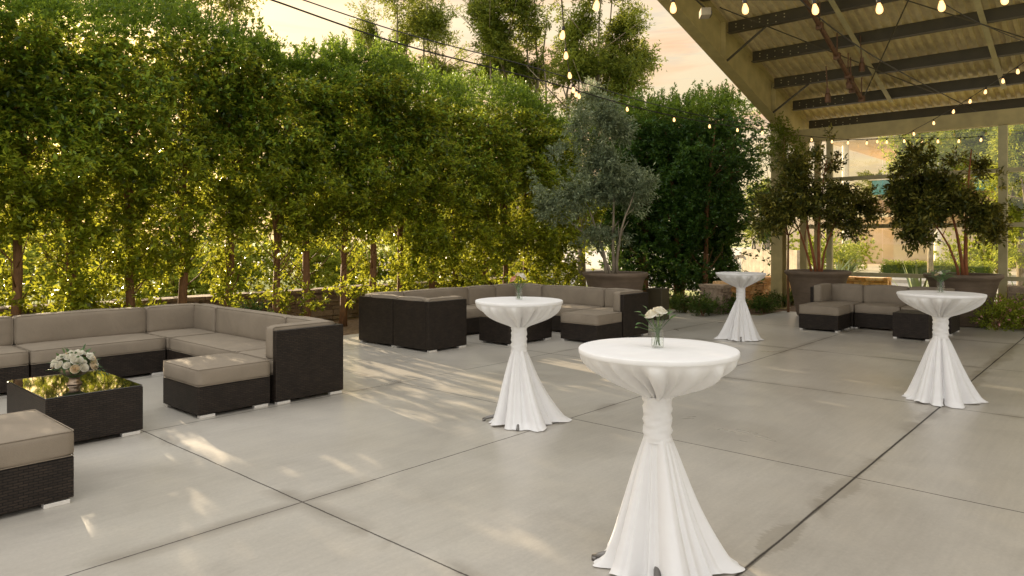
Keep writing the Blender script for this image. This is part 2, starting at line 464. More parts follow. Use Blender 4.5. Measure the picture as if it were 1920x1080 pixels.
sheet('road', [(20.5,-60),(29,-60),(29,60),(20.5,60)], -.004, M['road'], 'pale sunlit road beyond the glass screen')
sheet('pavement', [(29.2,-60),(150,-60),(150,60),(29.2,60)], -.008, M['paving'], 'pale paved forecourt of the hotel')
sheet('road', [(-60,13.4),(16,13.4),(16,17.0),(-60,17.0)], -.004, M['road'], 'pale sunlit road beyond the hedge')
bm = nb(); box(bm, 29, 29.2, -60, 60, -.01, .12); tag(obj('kerb', bm, M['paving']), 'low kerb along the far side of the road', 'kerb', kind='structure')

# ------------------------------------------------------------------ dry stone walls
def stone_wall(a, b, h, th, mat, label, seed=1, sc=1.0):
    rd = random.Random(seed); a = Vector((*a,0)); b = Vector((*b,0)); L = (b-a).length
    d = (b-a).normalized(); s = Vector((-d.y, d.x, 0))
    root = empty('stone_wall', a, math.atan2(d.y, d.x), label, 'stone wall')
    bm = nb()
    box(bm, .03, L-.03, -th/2+.05, th/2-.05, 0, h-.05)
    z = 0
    while z < h-.07:
        hh = rd.uniform(.045,.105)*sc; hh = min(hh, h-.07-z) if h-.07-z > .04 else h-.07-z
        for side in (-1, 1):
            x = -rd.uniform(0,.15)
            while x < L:
                w = rd.uniform(.12,.38)*sc; x0 = max(0,x); x1 = min(L, x+w)
                if x1-x0 > .02:
                    pr = rd.uniform(-.012,.03)
                    y0, y1 = (-th/2-pr, -th/2+.1) if side < 0 else (th/2-.1, th/2+pr)
                    vs = box(bm, x0+.004, x1-.004, y0, y1, z+.004, z+hh-.004)
                    for v in vs: v.co += Vector((rd.uniform(-1,1)*.006, rd.uniform(-1,1)*.01, rd.uniform(-1,1)*.005))
                x += w
        z += hh
    obj('masonry', bm, mat, root)
    bm = nb(); x = 0
    while x < L:
        w = min(rd.uniform(.25,.5), L-x)
        vs = box(bm, x+.004, x+w-.004, -th/2-.035, th/2+.035, h-.068, h+rd.uniform(-.012,.012))
        for v in vs: v.co += Vector((0, rd.uniform(-1,1)*.015, rd.uniform(-1,1)*.005))
        x += w
    obj('coping', bm, mat, root)
    return root
stone_wall((-6,12.3),(15.0,12.3), .62, .35, M['stone_grey'], 'long low brown stone wall behind the left hedge trunks', 3, 1.3)
stone_wall((14.75,6.93),(18.9,6.93), .66, .34, M['stone_warm'], 'golden low stone wall between the far hedge and the left planter', 5)
stone_wall((19.08,7.1),(19.08,4.6), .66, .34, M['stone_warm'], 'short golden stone wall return behind the left planter', 6)
pil = stone_wall((14.28,6.95),(14.75,6.95), .62, .5, M['stone_grey'], 'grey square stone pier at the end of the golden wall', 7)
stone_wall((16.2,1.9),(16.9,-2.5), .72, .4, M['stone_grey'], 'brown stone wall to the right of the right planter', 8)

# ------------------------------------------------------------------ hedge trees
def hedge_tree(seed, dense=1.0, ztop=4.85, mat='ficus', low=.45, lowd=.62):
    rd = np.random.default_rng(seed)
    root = empty('hedge_tree', (0,0,0))
    P, A = [], []
    n = int(2250*dense)
    while len(P) < n:
        z = rd.uniform(.35, ztop)
        f = min(1, max(0, (z-.65)/(low*3.3)))
        if rd.uniform() > lowd + (1-lowd)*f**1.4: continue
        x = rd.normal(0, .42 if z > 1.9 else (.34 if lowd > .3 else .22)); 
        yb = .74 + .75*noise.noise(Vector((x*1.5+seed*3.7, 2.2, z*1.35)))
        y = rd.choice([-1,1], p=[.62,.38])*yb*rd.uniform(0,1)**.45
        if z > ztop-.5: y *= .85; x *= .8 + .4*rd.uniform()
        q = noise.noise(Vector((x*1.3+seed*5.3, y*.6, z*1.15)))
        if q < -.20 - .05*f - (.10 if z > 3 else 0) + ((.16 if lowd > .3 else .34)*(1-f)): continue
        q2 = noise.noise(Vector((x*4+seed*2.3, y*2, z*3.4)))
        if q2 < (-.24 if z < 3 else -.36): continue
        P.append((x, y, z + (.16*q if z > ztop-.4 else 0)))
        A.append((x*1.2+rd.normal(0,.3), y*1.4+rd.normal(0,.3), .45+rd.normal(0,.3)))
    for k in range(int(34*dense)):
        x = rd.normal(0,.33); y = rd.uniform(-.6,.6); h = rd.uniform(.05,.45)
        for j in range(int(h/.07)+1):
            P.append((x+rd.normal(0,.02), y+rd.normal(0,.02), ztop-.05+j*.07)); A.append((rd.normal(0,.2), rd.normal(0,.2), 1))
    P = np.array(P); A = np.array(A)
    hi = P[:,2] > ztop-.45
    leaves('crown', P[~hi], A[~hi], M[mat], root, per=9, ln=.098, wd=.042, spread=.075, seed=seed)
    leaves('new_growth', P[hi], A[hi], M['ficus_top'], root, per=9, ln=.07, wd=.028, spread=.06, seed=seed+50, droop=-.3)
    bm = nb(); r = random.Random(seed)
    b = Vector((0,0,-.02)); top = Vector((r.uniform(-.15,.15), r.uniform(-.15,.15), ztop-.5))
    fork = r.uniform(1.1,1.7)
    mid = Vector((r.uniform(-.05,.05), r.uniform(-.05,.05), fork))
    tube(bm, [b, b.lerp(mid,.3)+Vector((.012,0,0)), b.lerp(mid,.7)-Vector((.012,.01,0)), mid], [.085,.065,.06,.055], 8)
    limbs(bm, mid, [(r.uniform(-.3,.3), r.uniform(-.35,.35), ztop-r.uniform(.4,1.2)) for _ in range(4)], .045, seed, 6, wig=.08)
    for k in range(8):
        z = r.uniform(.7,1.9); a = r.uniform(0,2*PI); 
        tube(bm, [(0,0,z),(math.cos(a)*.2,math.sin(a)*.25,z+.18),(math.cos(a)*.38,math.sin(a)*.55,z+.5)], [.012,.009,.004], 5)
    obj('trunk', bm, M['bark'], root, True)
    return root
protos = [hedge_tree(11+i, dense=[1.0,.85,1.08,.92,.9][i]) for i in range(5)]
oprotos = [hedge_tree(71+i, 1.0, lowd=.16, low=.6) for i in range(2)]
HG = 'clipped hedge trees in a long row behind the sofas'
used = set()
rd = random.Random(4)
def place_hedge(i, x, y, rz, s, label, group, src=None):
    src = protos[i % 5] if src is None else src
    if src.name in used: o = copy_tree(src)
    else: used.add(src.name); o = src
    o.location = (x, y, 0); o.rotation_euler = (0,0,rz); o.scale = (s[0], s[1], s[2])
    tag(o, label, 'hedge tree', group)
    return o
x = .6; i = 0
while x < 15.0:
    hh = 1.0 + .035*math.sin(x*1.7) + rd.uniform(-.02,.02)
    if x > 13.4: hh *= .95
    place_hedge(i*3+1, x, 11.15+rd.uniform(-.1,.1), PI*(i % 2)*0 + rd.choice([0,0.12,-.1]), (rd.choice([-1,1])*rd.uniform(.95,1.1), 1, hh),
                'slim hedge tree with glossy green leaves in the long row behind the sofas', HG, oprotos[i % 2] if (5.2 < x < 8.6 or 1.9 < x < 2.8) else None)
    x += rd.uniform(.66,.82); i += 1
dprotos = [hedge_tree(31+i, 1.25, 4.95, 'ficus_dark', .2) for i in range(2)]
pts = [(15.85,10.3),(15.9,9.5),(15.95,8.7),(16.0,7.95),(16.75,7.9),(16.8,9.0),(16.7,10.2)]
for k, (x, y) in enumerate(pts):
    place_hedge(k, x, y, R(90)+rd.uniform(-.2,.2), (rd.choice([-1,1])*1.12, 1.0, rd.uniform(.97,1.03)),
                'dense dark green hedge tree leafy to the ground in the far block', 'dark hedge trees in the far block left of the canopy post', dprotos[k % 2])

# ------------------------------------------------------------------ shrubs
def shrub(name, loc, r, h, mat, label, cat='shrub', n=260, group=None, ln=.055, wd=.02, seed=1, flowers=False):
    root = empty(name, (loc[0], loc[1], 0), 0, label, cat, group)
    P, A = blob_sprigs([(0,0,h*.5,r,r,h*.55),(r*.4,0,h*.4,r*.6,r*.6,h*.42),(-r*.3,r*.3,h*.45,r*.6,r*.6,h*.45)], n, seed, .5)
    P[:,2] = np.abs(P[:,2])+.02
    leaves('foliage', P, A, M[mat], root, per=9, ln=ln, wd=wd, spread=.05, seed=seed, out=.9, droop=-.2)
    bm = nb(); rr = random.Random(seed)
    for k in range(9):
        a = rr.uniform(0,2*PI); tube(bm, [(0,0,-.02),(math.cos(a)*r*.3,math.sin(a)*r*.3,h*.4),(math.cos(a)*r*.7,math.sin(a)*r*.7,h*.85)], [.009,.006,.003], 5)
    obj('stem', bm, M['bark'], root)
    if flowers:
        P, A = blob_sprigs([(0,0,h*.6,r,r,h*.5)], 30, seed+5, .2)
        leaves('blossom', P, A, M['p_pink'], root, per=5, ln=.03, wd=.03, spread=.015, seed=seed)
    return root
SG = 'low shrubs in front of the golden stone wall'
spx = [(1262,583),(1285,590),(1318,596),(1348,592),(1378,590),(1405,580),(1432,590),(1460,582),(1485,576)]
for k, (px, py) in enumerate(spx):
    Z = F*EYE/(py-4-HY); p = at(px, py-4, Z)
    shrub('shrub', p, .30, .30+.05*(k % 3), 'shrub', 'low dark green shrub in the mulch strip before the golden wall', n=230, group=SG, seed=60+k)
p = at(668, 632, F*EYE/(632-HY)); shrub('shrub', (5.45, 9.95), .26, .62, 'shrub', 'small shrub between the left sofa and the middle sofa', seed=77, n=200)
for k, (px, Z) in enumerate([(1868,12.6),(1896,12.9),(1922,12.5),(1950,13),(1905,13.9)]):
    p = at(px, 500, Z); shrub('flowering_shrub', p, .42, .5, 'lime', 'sunlit shrub with small pink flowers beside the right planter', group='flowering shrubs at the right edge of the terrace', seed=90+k, n=240, flowers=True)
# undergrowth beyond the hedge, in the sun
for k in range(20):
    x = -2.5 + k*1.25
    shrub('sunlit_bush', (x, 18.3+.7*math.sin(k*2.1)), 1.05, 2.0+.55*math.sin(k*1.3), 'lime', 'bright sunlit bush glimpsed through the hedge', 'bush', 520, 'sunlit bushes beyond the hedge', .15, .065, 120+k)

# ------------------------------------------------------------------ free-standing trees
def tree(name, loc, h, blobs, mat, barkm, label, n, per=9, ln=.08, wd=.03, spread=.1, seed=1, r0=.12, cat='tree', group=None, gap=0, shell=.55, stems=None, droop=.15):
    root = empty(name, loc, 0, label, cat, group)
    P, A = blob_sprigs(blobs, n, seed, shell, gap)
    leaves('crown', P, A, M[mat], root, per=per, ln=ln, wd=wd, spread=spread, seed=seed, droop=droop)
    bm = nb()
    rr = random.Random(seed)
    fork = (0,0,h*.28)
    if stems is None:
        tube(bm, [(0,0,-.05),(.03,.02,h*.14),fork], [r0, r0*.85, r0*.7], 9)
        limbs(bm, fork, [(b[0],b[1],b[2]+b[5]*.2) for b in blobs], r0*.42, seed, 7, wig=.55 if h > 4 else .1)
    else:
        for s in stems: limbs(bm, s[0], [s[1]], s[2], seed+int(s[2]*1000), 8, wig=.06)
    obj('trunk', bm, M[barkm], root, True)
    return root
def offs(px, py, Z, root):  # helper: crown lump centre relative to a root
    p = at(px, py, Z); return (p.x-root[0], p.y-root[1], p.z)
def px_tree(name, bpx, Z, lumps, mat, barkm, label, n, **kw):
    b = at(bpx, HY, Z); root = (b.x, b.y, 0)
    bl = []
    for (px, py, rp, rq) in lumps:
        c = offs(px, py, Z + random.uniform(-.5,.5), root); r = rp/F*Z; q = rq/F*Z
        bl.append((c[0], c[1], c[2], r, r, q))
    return tree(name, (b.x, b.y, 0), 6, bl, mat, barkm, label, n, **kw)
px_tree('acacia_tree', 800, 24, [(700,60,45,60),(735,-20,50,60),(790,40,50,70),(800,-60,55,50),(835,120,45,60),(740,130,55,50),(690,130,40,50),(770,90,40,50),(820,40,40,60),(860,170,40,40)], 'acacia', 'bark_pale',
        'airy feathery tree rising behind the hedge, leftmost of the three', 4600, ln=.11, wd=.038, spread=.17, seed=201, gap=.44, r0=.15, shell=.9)
px_tree('acacia_tree', 985, 22, [(930,60,50,80),(975,0,60,70),(1020,60,45,70),(960,130,55,60),(905,40,35,60),(1000,-70,60,50),(1010,130,45,50),(910,130,35,50),(980,190,50,30)], 'acacia', 'bark_pale',
        'airy feathery tree rising behind the hedge, middle of the three', 5000, ln=.12, wd=.042, spread=.15, seed=202, gap=.44, r0=.15, shell=.9)
px_tree('acacia_tree', 1090, 20, [(1110,40,50,60),(1150,110,60,55),(1090,130,60,60),(1200,110,38,35),(1175,55,45,50),(1120,190,60,50),(1130,-30,50,50),(1090,70,40,50),(1060,170,40,40),(1170,150,45,45),(1150,0,40,50)], 'acacia', 'bark_pale',
        'airy feathery tree behind the hedge reaching toward the canopy', 5000, ln=.11, wd=.04, spread=.14, seed=203, gap=.44, r0=.15, shell=.9)
px_tree('acacia_tree', 330, 18, [(440,10,45,25),(390,-10,50,35),(300,-10,60,40),(200,10,70,35),(80,0,80,40)], 'acacia', 'bark_pale',
        'tree top just showing over the hedge at the upper left', 1500, ln=.11, wd=.04, spread=.14, seed=204, gap=.4, shell=.7)
# bank of trees behind the glass screen and to the right
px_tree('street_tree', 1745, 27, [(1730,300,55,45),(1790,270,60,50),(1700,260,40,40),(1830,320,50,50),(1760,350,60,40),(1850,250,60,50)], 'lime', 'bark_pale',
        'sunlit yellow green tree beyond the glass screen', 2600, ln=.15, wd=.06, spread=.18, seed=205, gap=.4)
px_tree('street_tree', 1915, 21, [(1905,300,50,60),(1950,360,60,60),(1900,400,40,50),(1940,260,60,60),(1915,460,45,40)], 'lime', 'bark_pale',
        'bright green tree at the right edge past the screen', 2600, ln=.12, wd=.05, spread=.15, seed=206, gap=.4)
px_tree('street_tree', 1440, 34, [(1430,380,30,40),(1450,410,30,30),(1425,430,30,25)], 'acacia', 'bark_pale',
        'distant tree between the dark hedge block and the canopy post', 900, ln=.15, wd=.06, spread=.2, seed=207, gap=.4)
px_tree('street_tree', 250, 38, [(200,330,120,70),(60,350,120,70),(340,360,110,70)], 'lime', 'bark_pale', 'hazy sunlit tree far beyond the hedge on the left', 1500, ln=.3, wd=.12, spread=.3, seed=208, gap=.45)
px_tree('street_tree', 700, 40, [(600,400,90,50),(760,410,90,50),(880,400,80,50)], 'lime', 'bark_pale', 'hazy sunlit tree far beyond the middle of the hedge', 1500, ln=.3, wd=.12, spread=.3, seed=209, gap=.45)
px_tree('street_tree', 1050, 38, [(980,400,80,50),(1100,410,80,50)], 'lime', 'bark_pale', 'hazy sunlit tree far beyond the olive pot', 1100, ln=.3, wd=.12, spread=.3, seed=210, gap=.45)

# planters -----------------------------------------------------------------
def planter(x, y, label, s=1.0):
    root = empty('clay_planter', (x, y, 0), 0, label, 'planter', 'big flared clay planters')
    bm = nb()
    lathe(bm, [(.36*s,0),(.40*s,.04),(.46*s,.35),(.52*s,.62),(.57*s,.82),(.60*s,.86),(.64*s,.90),(.645*s,.945),(.62*s,.96),(.575*s,.95),(.56*s,.90),(.53*s,.86)], 56, cap0=True)
    obj('pot', bm, M['clay'], root, True)
    bm = nb(); lathe(bm, [(.545*s,.862),(.3*s,.885),(.02,.89)], 40, cap1=True); obj('soil', bm, M['soil'], root)
    return root
P3 = w2(2.02,13.9); P1 = w2(6.33,14.7); P2 = w2(8.42,13.25)
planter(*P3, 'flared brown clay planter holding the silvery olive tree')
planter(*P1, 'flared brown clay planter behind the small right sofa')
planter(*P2, 'flared brown clay planter rightmost, behind the far right cocktail table')
def pot_tree(P, Z, lumps, mat, barkm, name, label, n, stems, **kw):
    root = (P[0], P[1], 0); bl = []
    for (px, py, rp, rq) in lumps:
        c = offs(px, py, Z+random.uniform(-.35,.35), root); r = rp/F*Z; q = rq/F*Z
        bl.append((c[0], c[1], c[2]-.9, r, r*.9, q))
    st = []
    for (px0, px1, py1, dz, r) in stems:
        a = offs(px0, HY, Z, root); b = offs(px1, py1, Z+dz, root)
        st.append(((a[0], a[1], -.03), (b[0], b[1], b[2]-.9), r))
    return tree(name, (P[0], P[1], .9), 3, bl, mat, barkm, label, n, stems=st, **kw)
pot_tree(P3, 13.9, [(1050,320,38,46),(1100,290,36,44),(1150,300,38,48),(1195,320,34,40),(1080,370,44,40),(1130,360,44,46),(1175,375,38,36),(1030,385,26,30),(1085,230,24,46),(1135,220,28,50),(1165,250,24,36),(1120,430,36,36),(1070,430,30,30),(1215,345,16,24),(1160,430,24,30),(1015,340,18,26),(1110,180,14,34),(1145,175,12,30)],
         'olive', 'bark_pale', 'olive_tree', 'silvery grey olive tree with leaning trunks in a clay planter', 2500,
         [(1138,1100,380,0,.045),(1150,1150,330,.2,.04),(1158,1190,360,-.2,.035),(1145,1050,400,.2,.03)], per=11, ln=.095, wd=.022, spread=.10, seed=301, gap=.44, shell=.75, droop=.2)
pot_tree(P1, 14.7, [(1448,385,38,32),(1490,360,40,36),(1530,350,42,34),(1572,365,40,34),(1612,385,32,30),(1440,420,28,24),(1480,412,38,26),(1520,395,38,28),(1560,405,34,28),(1600,425,24,26),(1628,400,18,22),(1500,320,24,24),(1565,318,24,22),(1535,300,16,26),(1475,305,16,26),(1555,255,7,36),(1475,255,8,30)],
         'rust', 'bark_red', 'potted_tree', 'dark leaved tree with red bark in the planter behind the small sofa', 1500,
         [(1530,1500,340,0,.035),(1536,1550,300,.2,.035),(1522,1470,380,-.2,.028),(1540,1590,370,.1,.025)], per=9, ln=.105, wd=.040, spread=.11, seed=302, gap=.34, shell=.95)
pot_tree(P2, 13.25, [(1690,360,28,28),(1730,350,30,28),(1770,345,28,24),(1815,350,30,28),(1855,345,28,28),(1885,370,18,24),(1700,400,30,30),(1745,395,32,28),(1800,385,28,26),(1845,395,30,28),(1720,440,24,26),(1765,425,18,18),(1865,435,18,26),(1695,435,14,22),(1835,425,16,20),(1700,315,18,18),(1735,300,14,16),(1790,310,16,20),(1840,315,16,18),(1745,265,7,24),(1715,285,9,14)],
         'rust', 'bark_red', 'potted_tree', 'dark leaved tree with red bark in the rightmost planter', 1600,
         [(1806,1760,330,0,.035),(1812,1822,280,.2,.04),(1798,1720,380,-.2,.028)], per=9, ln=.105, wd=.040, spread=.11, seed=303, gap=.36, shell=.95)
# slim climbing bamboo-like tree in front of the post
px_tree('slender_tree', 1478, 15.6, [(1478,290,22,50),(1462,250,22,30),(1500,300,18,40),(1440,290,18,25),(1475,350,16,40)], 'acacia', 'bark', 'slender light green tree climbing beside the canopy post', 420, ln=.08, wd=.028, spread=.1, seed=304, r0=.03)
# square dark planter behind the middle sofa
p = at(1233, 500, 14.2); root = empty('square_planter', (p.x, p.y, 0), R(3), 'dark square planter box standing behind the middle sofa', 'planter')
bm = nb(); box(bm, -.17,.17,-.17,.17,0,.62,.01); box(bm, -.14,.14,-.14,.14,.59,.625); obj('box', bm, M['purlin'], root)

# agaves and spiky plants
def spiky(loc, n, L, label, seed, mat='agave', name='agave_plant', group=None, up=.6):
    rr = random.Random(seed); bm = nb()
    for k in range(n):
        a = rr.uniform(0, 2*PI); e = rr.uniform(.25,1.0)*up; l = L*rr.uniform(.7,1.1)
        pts = []
        for i in range(6):
            f = i/5; r = l*f*math.cos(e*PI/2); z = l*f*math.sin(e*PI/2) - .12*l*f*f
            pts.append(Vector((math.cos(a)*r, math.sin(a)*r, z+.03)))
        s = Vector((-math.sin(a), math.cos(a), 0)); w = .035*L
        prev = None
        for i, p in enumerate(pts):
            ww = w*(1-(i/5)**2)+.002
            cur = (bm.verts.new(p-s*ww), bm.verts.new(p+Vector((0,0,-ww*.5))), bm.verts.new(p+s*ww))
            if prev: bm.faces.new((prev[0],prev[1],cur[1],cur[0])); bm.faces.new((prev[1],prev[2],cur[2],cur[1]))
            prev = cur
    return tag(obj(name, bm, M[mat], None, True, loc), label, 'agave', group)
for k, (px, Z, L) in enumerate([(1572,31.5,1.2),(1592,32,1.1),(1745,31,1.3),(1775,31.5,1.2)]):
    p = at(px, HY, Z); spiky((p.x,p.y,0), 26, L, 'spiky pale green agave by the hotel forecourt', 400+k, group='agaves across the road')
p = at(1722, HY, 15.8); spiky((p.x,p.y,.0), 22, 1.35, 'spiky pale agave between the two right planters', 410, up=.85)
p = at(1910, HY, 14.5); spiky((p.x,p.y,.3), 12, 1.3, 'broad pale green succulent at the far right edge', 411, up=.9)
bm = nb()
p = at(1715, HY, 30.5); lowh = empty('box_hedge', (p.x, p.y, 0), 0, 'low clipped hedge across the road before the hotel', 'hedge')
rg = np.random.default_rng(5); Pp = np.stack([rg.uniform(-.6,.6,900), rg.uniform(-2.8,1.2,900), rg.uniform(.05,.6,900)], 1)
leaves('foliage', Pp, Pp*0+np.array([0,0,1.])+rg.normal(0,.5,(900,3)), M['lime'], lowh, 9, .1, .05, .08, 5)
bm = nb(); box(bm, -.55,.55,-2.7,1.1,0,.5); obj('twigs', bm, M['shrub'], lowh)

for k, (px, Z, h) in enumerate([(1505,34,1.9),(1530,33,1.5),(1555,36,2.2),(1585,34,1.4),(1610,37,1.7),(1800,33,2.0),(1840,32,1.7),(1870,31,2.1)]):
    p = at(px, HY, Z); shrub('shrub', p, h*.55, h, 'lime', 'yellow green shrub planted before the hotel', n=260, group='shrubs before the hotel', ln=.14, wd=.06, seed=700+k)
# palms
for k, (px, Z, hh) in enumerate([(1632,95,8.2),(1650,90,9),(1668,92,8)]):
    p = at(px, HY, Z); root = empty('palm_tree', (p.x,p.y,0), 0, 'small distant palm seen through the glass screen', 'palm', 'distant palms beside the hotel')
    bm = nb(); tube(bm, [(0,0,0),(.1,0,hh*.5),(0,.1,hh)], [.3,.2,.18], 7); obj('trunk', bm, M['bark_pale'], root)
    rr = np.random.default_rng(k); a = rr.uniform(0,2*PI,30); 
    Ps = []; As = []
    for aa in a:
        e = rr.uniform(-.5,1.1)
        for j in range(8):
            f = j/8*2.4; Ps.append((math.cos(aa)*f, math.sin(aa)*f, hh+f*math.sin(e)-.13*f*f)); As.append((math.cos(aa),math.sin(aa),-.1))
    leaves('fronds', np.array(Ps), np.array(As), M['palm'], root, 6, .7, .12, .15, k)

# ------------------------------------------------------------------ canopy
VE = 6.33; SL = .304
def zb(u): return 4.07 + SL*(17-u)         # underside of the raking edge beam
U0, U1 = 5.2, 18.5; VR = -9.0; th = math.atan(SL)
canopy = empty('canopy_roof', (0,0,0), 0, 'large sloping ribbed metal canopy on dark purlins over the terrace', 'canopy')
bm = nb()
n = int((VE+.1-VR)/.085); zs = []
prof = []
y = VE+.1
pat = [(.0,0),(.035,0),(.05,.045),(.12,.045),(.135,0)]; per = .17
k = 0
while y > VR:
    for dx, dz in pat[:-1] + [pat[-1]]:
        prof.append((y-dx, dz))
    y -= per
for a, b in ((U0, U1),):
    va = [bm.verts.new((a, y, zb(a)+.62+.22+dz)) for y, dz in prof]; vb = [bm.verts.new((b, y, zb(b)+.62+.22+dz)) for y, dz in prof]
    for i in range(len(prof)-1): bm.faces.new((va[i], va[i+1], vb[i+1], vb[i]))
obj('roof_deck', bm, M['deck'], canopy)
def rake(bm, v0, v1, z0, z1, u0=U0, u1=U1):
    a = [(u0,v0,zb(u0)+z0),(u0,v1,zb(u0)+z0),(u0,v1,zb(u0)+z1),(u0,v0,zb(u0)+z1)]
    b = [(u1,v0,zb(u1)+z0),(u1,v1,zb(u1)+z0),(u1,v1,zb(u1)+z1),(u1,v0,zb(u1)+z1)]
    A = [bm.verts.new(p) for p in a]; B = [bm.verts.new(p) for p in b]
    for i in range(4): bm.faces.new((A[i], A[(i+1)%4], B[(i+1)%4], B[i]))
    bm.faces.new(A[::-1]); bm.faces.new(B)
bm = nb(); rake(bm, VE-.02, VE+.0, .02, .80); rake(bm, VE-.13, VE+.11, 0, .02); rake(bm, VE-.13, VE+.11, .80, .82)
for u in (5.3, 8, 10.5, 13.4, 16): 
    box(bm, u, u+.015, VE-.12, VE-.022, zb(u)+.03, zb(u)+.79)
obj('edge_beam', bm, M['steel_olive'], canopy)
us = [18.1, 17.0, 15.87, 14.68, 13.5, 12.32, 11.14, 9.96, 8.78, 7.6, 6.4]
for u in us:
    bm = nb(); z = zb(u)
    box(bm, u-.006, u+.006, VR, VE-.14, z+.585, z+.815)
    box(bm, u-.075, u-.007, VR, VE-.14, z+.585, z+.600); box(bm, u+.007, u+.075, VR, VE-.14, z+.585, z+.600)
    obj('purlin', bm, M['purlin'], canopy)
    bm = nb()
    for k in range(7):
        for q in (0, 1, 2):
            if (k+q) % 3 == 0: continue
            yy = VE-.3-k*.16; zz = z+.63+q*.06
            box(bm, u-.012, u-.0065, yy-.011, yy+.011, zz-.009, zz+.009)
    if u > 10: obj('bolt_pattern', bm, M['strap'], canopy)
for v in (4.1, 2.05, -.1, -2.2, -4.4):
    bm = nb(); rake(bm, v-.045, v+.045, .560, .572, 5.3, 17.1); obj('strap', bm, M['strap'], canopy)
for u in (15.87, 13.5, 11.14):
    bm = nb(); bar(bm, (u, VE-.9, zb(u)+.58), (u-.02, VE-.1, zb(u)+.03), .035, .035); obj('fly_brace', bm, M['purlin'], canopy)
bm = nb(); tube(bm, [(16.8,4.6,zb(16.8)+.54),(9.5,1.0,zb(9.5)+.52)], .013, 6); tube(bm, [(12.5,5.9,zb(12.5)+.5),(16.8,3.2,zb(16.8)+.5)], .011, 6); tube(bm, [(10,5.8,zb(10)+.5),(15.6,1.2,zb(15.6)+.5)], .011, 6)
obj('brace_rod', bm, M['purlin'], canopy)
bm = nb(); cx, cy = 16.5, VE
box(bm, cx-.13, cx+.13, cy-.01, cy+.01, 0, zb(cx)); box(bm, cx-.14, cx-.122, cy-.13, cy+.13, 0, zb(cx)+.0); box(bm, cx+.122, cx+.14, cy-.13, cy+.13, 0, zb(cx))
box(bm, cx-.2, cx+.2, cy-.2, cy+.2, 0, .02)
obj('column', bm, M['steel_olive'], canopy)
# pipe with clamps
pr = empty('lighting_pipe', (0,0,0), 0, 'rusty brown pipe with clamps hung under the canopy purlins', 'pipe')
a = at(1492, -30, 11.6); b = at(1616, 186, 14.0)
bm = nb(); tube(bm, [a, b], .042, 10); obj('pipe', bm, M['rusty'], pr)
for f in (.32, .58, .76, .80, .995):
    p = a.lerp(b, f); bm = nb()
    box(bm, p.x-.05,p.x+.05,p.y-.055,p.y+.055,p.z-.065,p.z+.055,.008); tube(bm, [(p.x,p.y,p.z-.2 if f in (.76,.80) else p.z),(p.x,p.y,p.z+.42)], .012, 6)
    if f in (.76,.80): ball(bm, (p.x+.02,p.y,p.z-.16), .05, u=8, v=6); box(bm, p.x-.04,p.x+.04,p.y-.08,p.y+.02,p.z-.26,p.z-.18)
    obj('clamp', bm, M['rusty'], pr)
for (px, py, Z, lb) in ((1552,178,13.5,'small dark spotlight hanging left of the brown pipe'),(1616,120,13.6,'small dark spotlight hanging right of the brown pipe')):
    p = at(px, py, Z); r = empty('spotlight', p, R(20), lb, 'spotlight')
    bm = nb(); tube(bm, [(0,0,.0),(0,.03,.55)], .011, 6); box(bm, -.03,.03,-.03,.03,.03,.12,.006); obj('bracket', bm, M['rusty'], r)
    bm = nb(); lathe(bm, [(.03,.04),(.05,0),(.055,-.14),(.045,-.145)], 12, cap0=True, cap1=True); obj('lamp_housing', bm, M['rusty'], r)
p = at(1322, 26, 11.5); r = empty('floodlight', p, R(35), 'small boxy floodlight fixed on the canopy edge beam', 'floodlight')
bm = nb(); box(bm, -.12,.12,-.08,.08,-.05,.07,.012); obj('housing', bm, M['boardwall'], r)
bm = nb(); box(bm, -.10,.10,-.095,-.082,-.04,.02); obj('lens', bm, M['black'], r)
bm = nb(); bar(bm, (-.05,0,.07),(-.2,.3,.3),.02,.02); obj('bracket', bm, M['purlin'], r)

# ------------------------------------------------------------------ glass screen (x = 17 plane)
UG = 17.0
gs = empty('glass_screen', (UG,0,0), 0, 'tall framed glass wind screen under the canopy eave', 'glass screen')
bm = nb(); box(bm, -.10,.10,-7,6.15,3.87,4.17); obj('top_beam', bm, M['steel_olive'], gs)
for z0 in (.78, 1.85, 2.93):
    bm = nb(); box(bm, -.045,.045,-7,5.9,z0,z0+.085); obj('rail', bm, M['strap'], gs)
for y in (5.93, 5.62, 5.35, 2.06, -1.3, -4.6):
    bm = nb(); w = .06 if y in (5.62,5.35) else .075
    box(bm, -.055,.055,y-w,y+w, -.02 if y not in (5.35,) else .78, 3.868); obj('post', bm, M['steel_olive' if y > 5.5 else 'strap'], gs)
for z0, z1 in ((.866,1.849),(1.936,2.929),(3.016,3.868)):
    ys = [5.28, 4.3, 3.2, 2.14, 1.98, .9, -.2, -1.22]
    for a, b in ((5.28,4.25),(4.24,3.19),(3.18,2.14),(1.98,.9),(.89,-.2),(-.21,-1.22)):
        bm = nb(); vs = [bm.verts.new(p) for p in ((0,b+.004,z0),(0,a-.004,z0),(0,a-.004,z1),(0,b+.004,z1))]; bm.faces.new(vs)
        obj('pane', bm, M['glass'], gs)

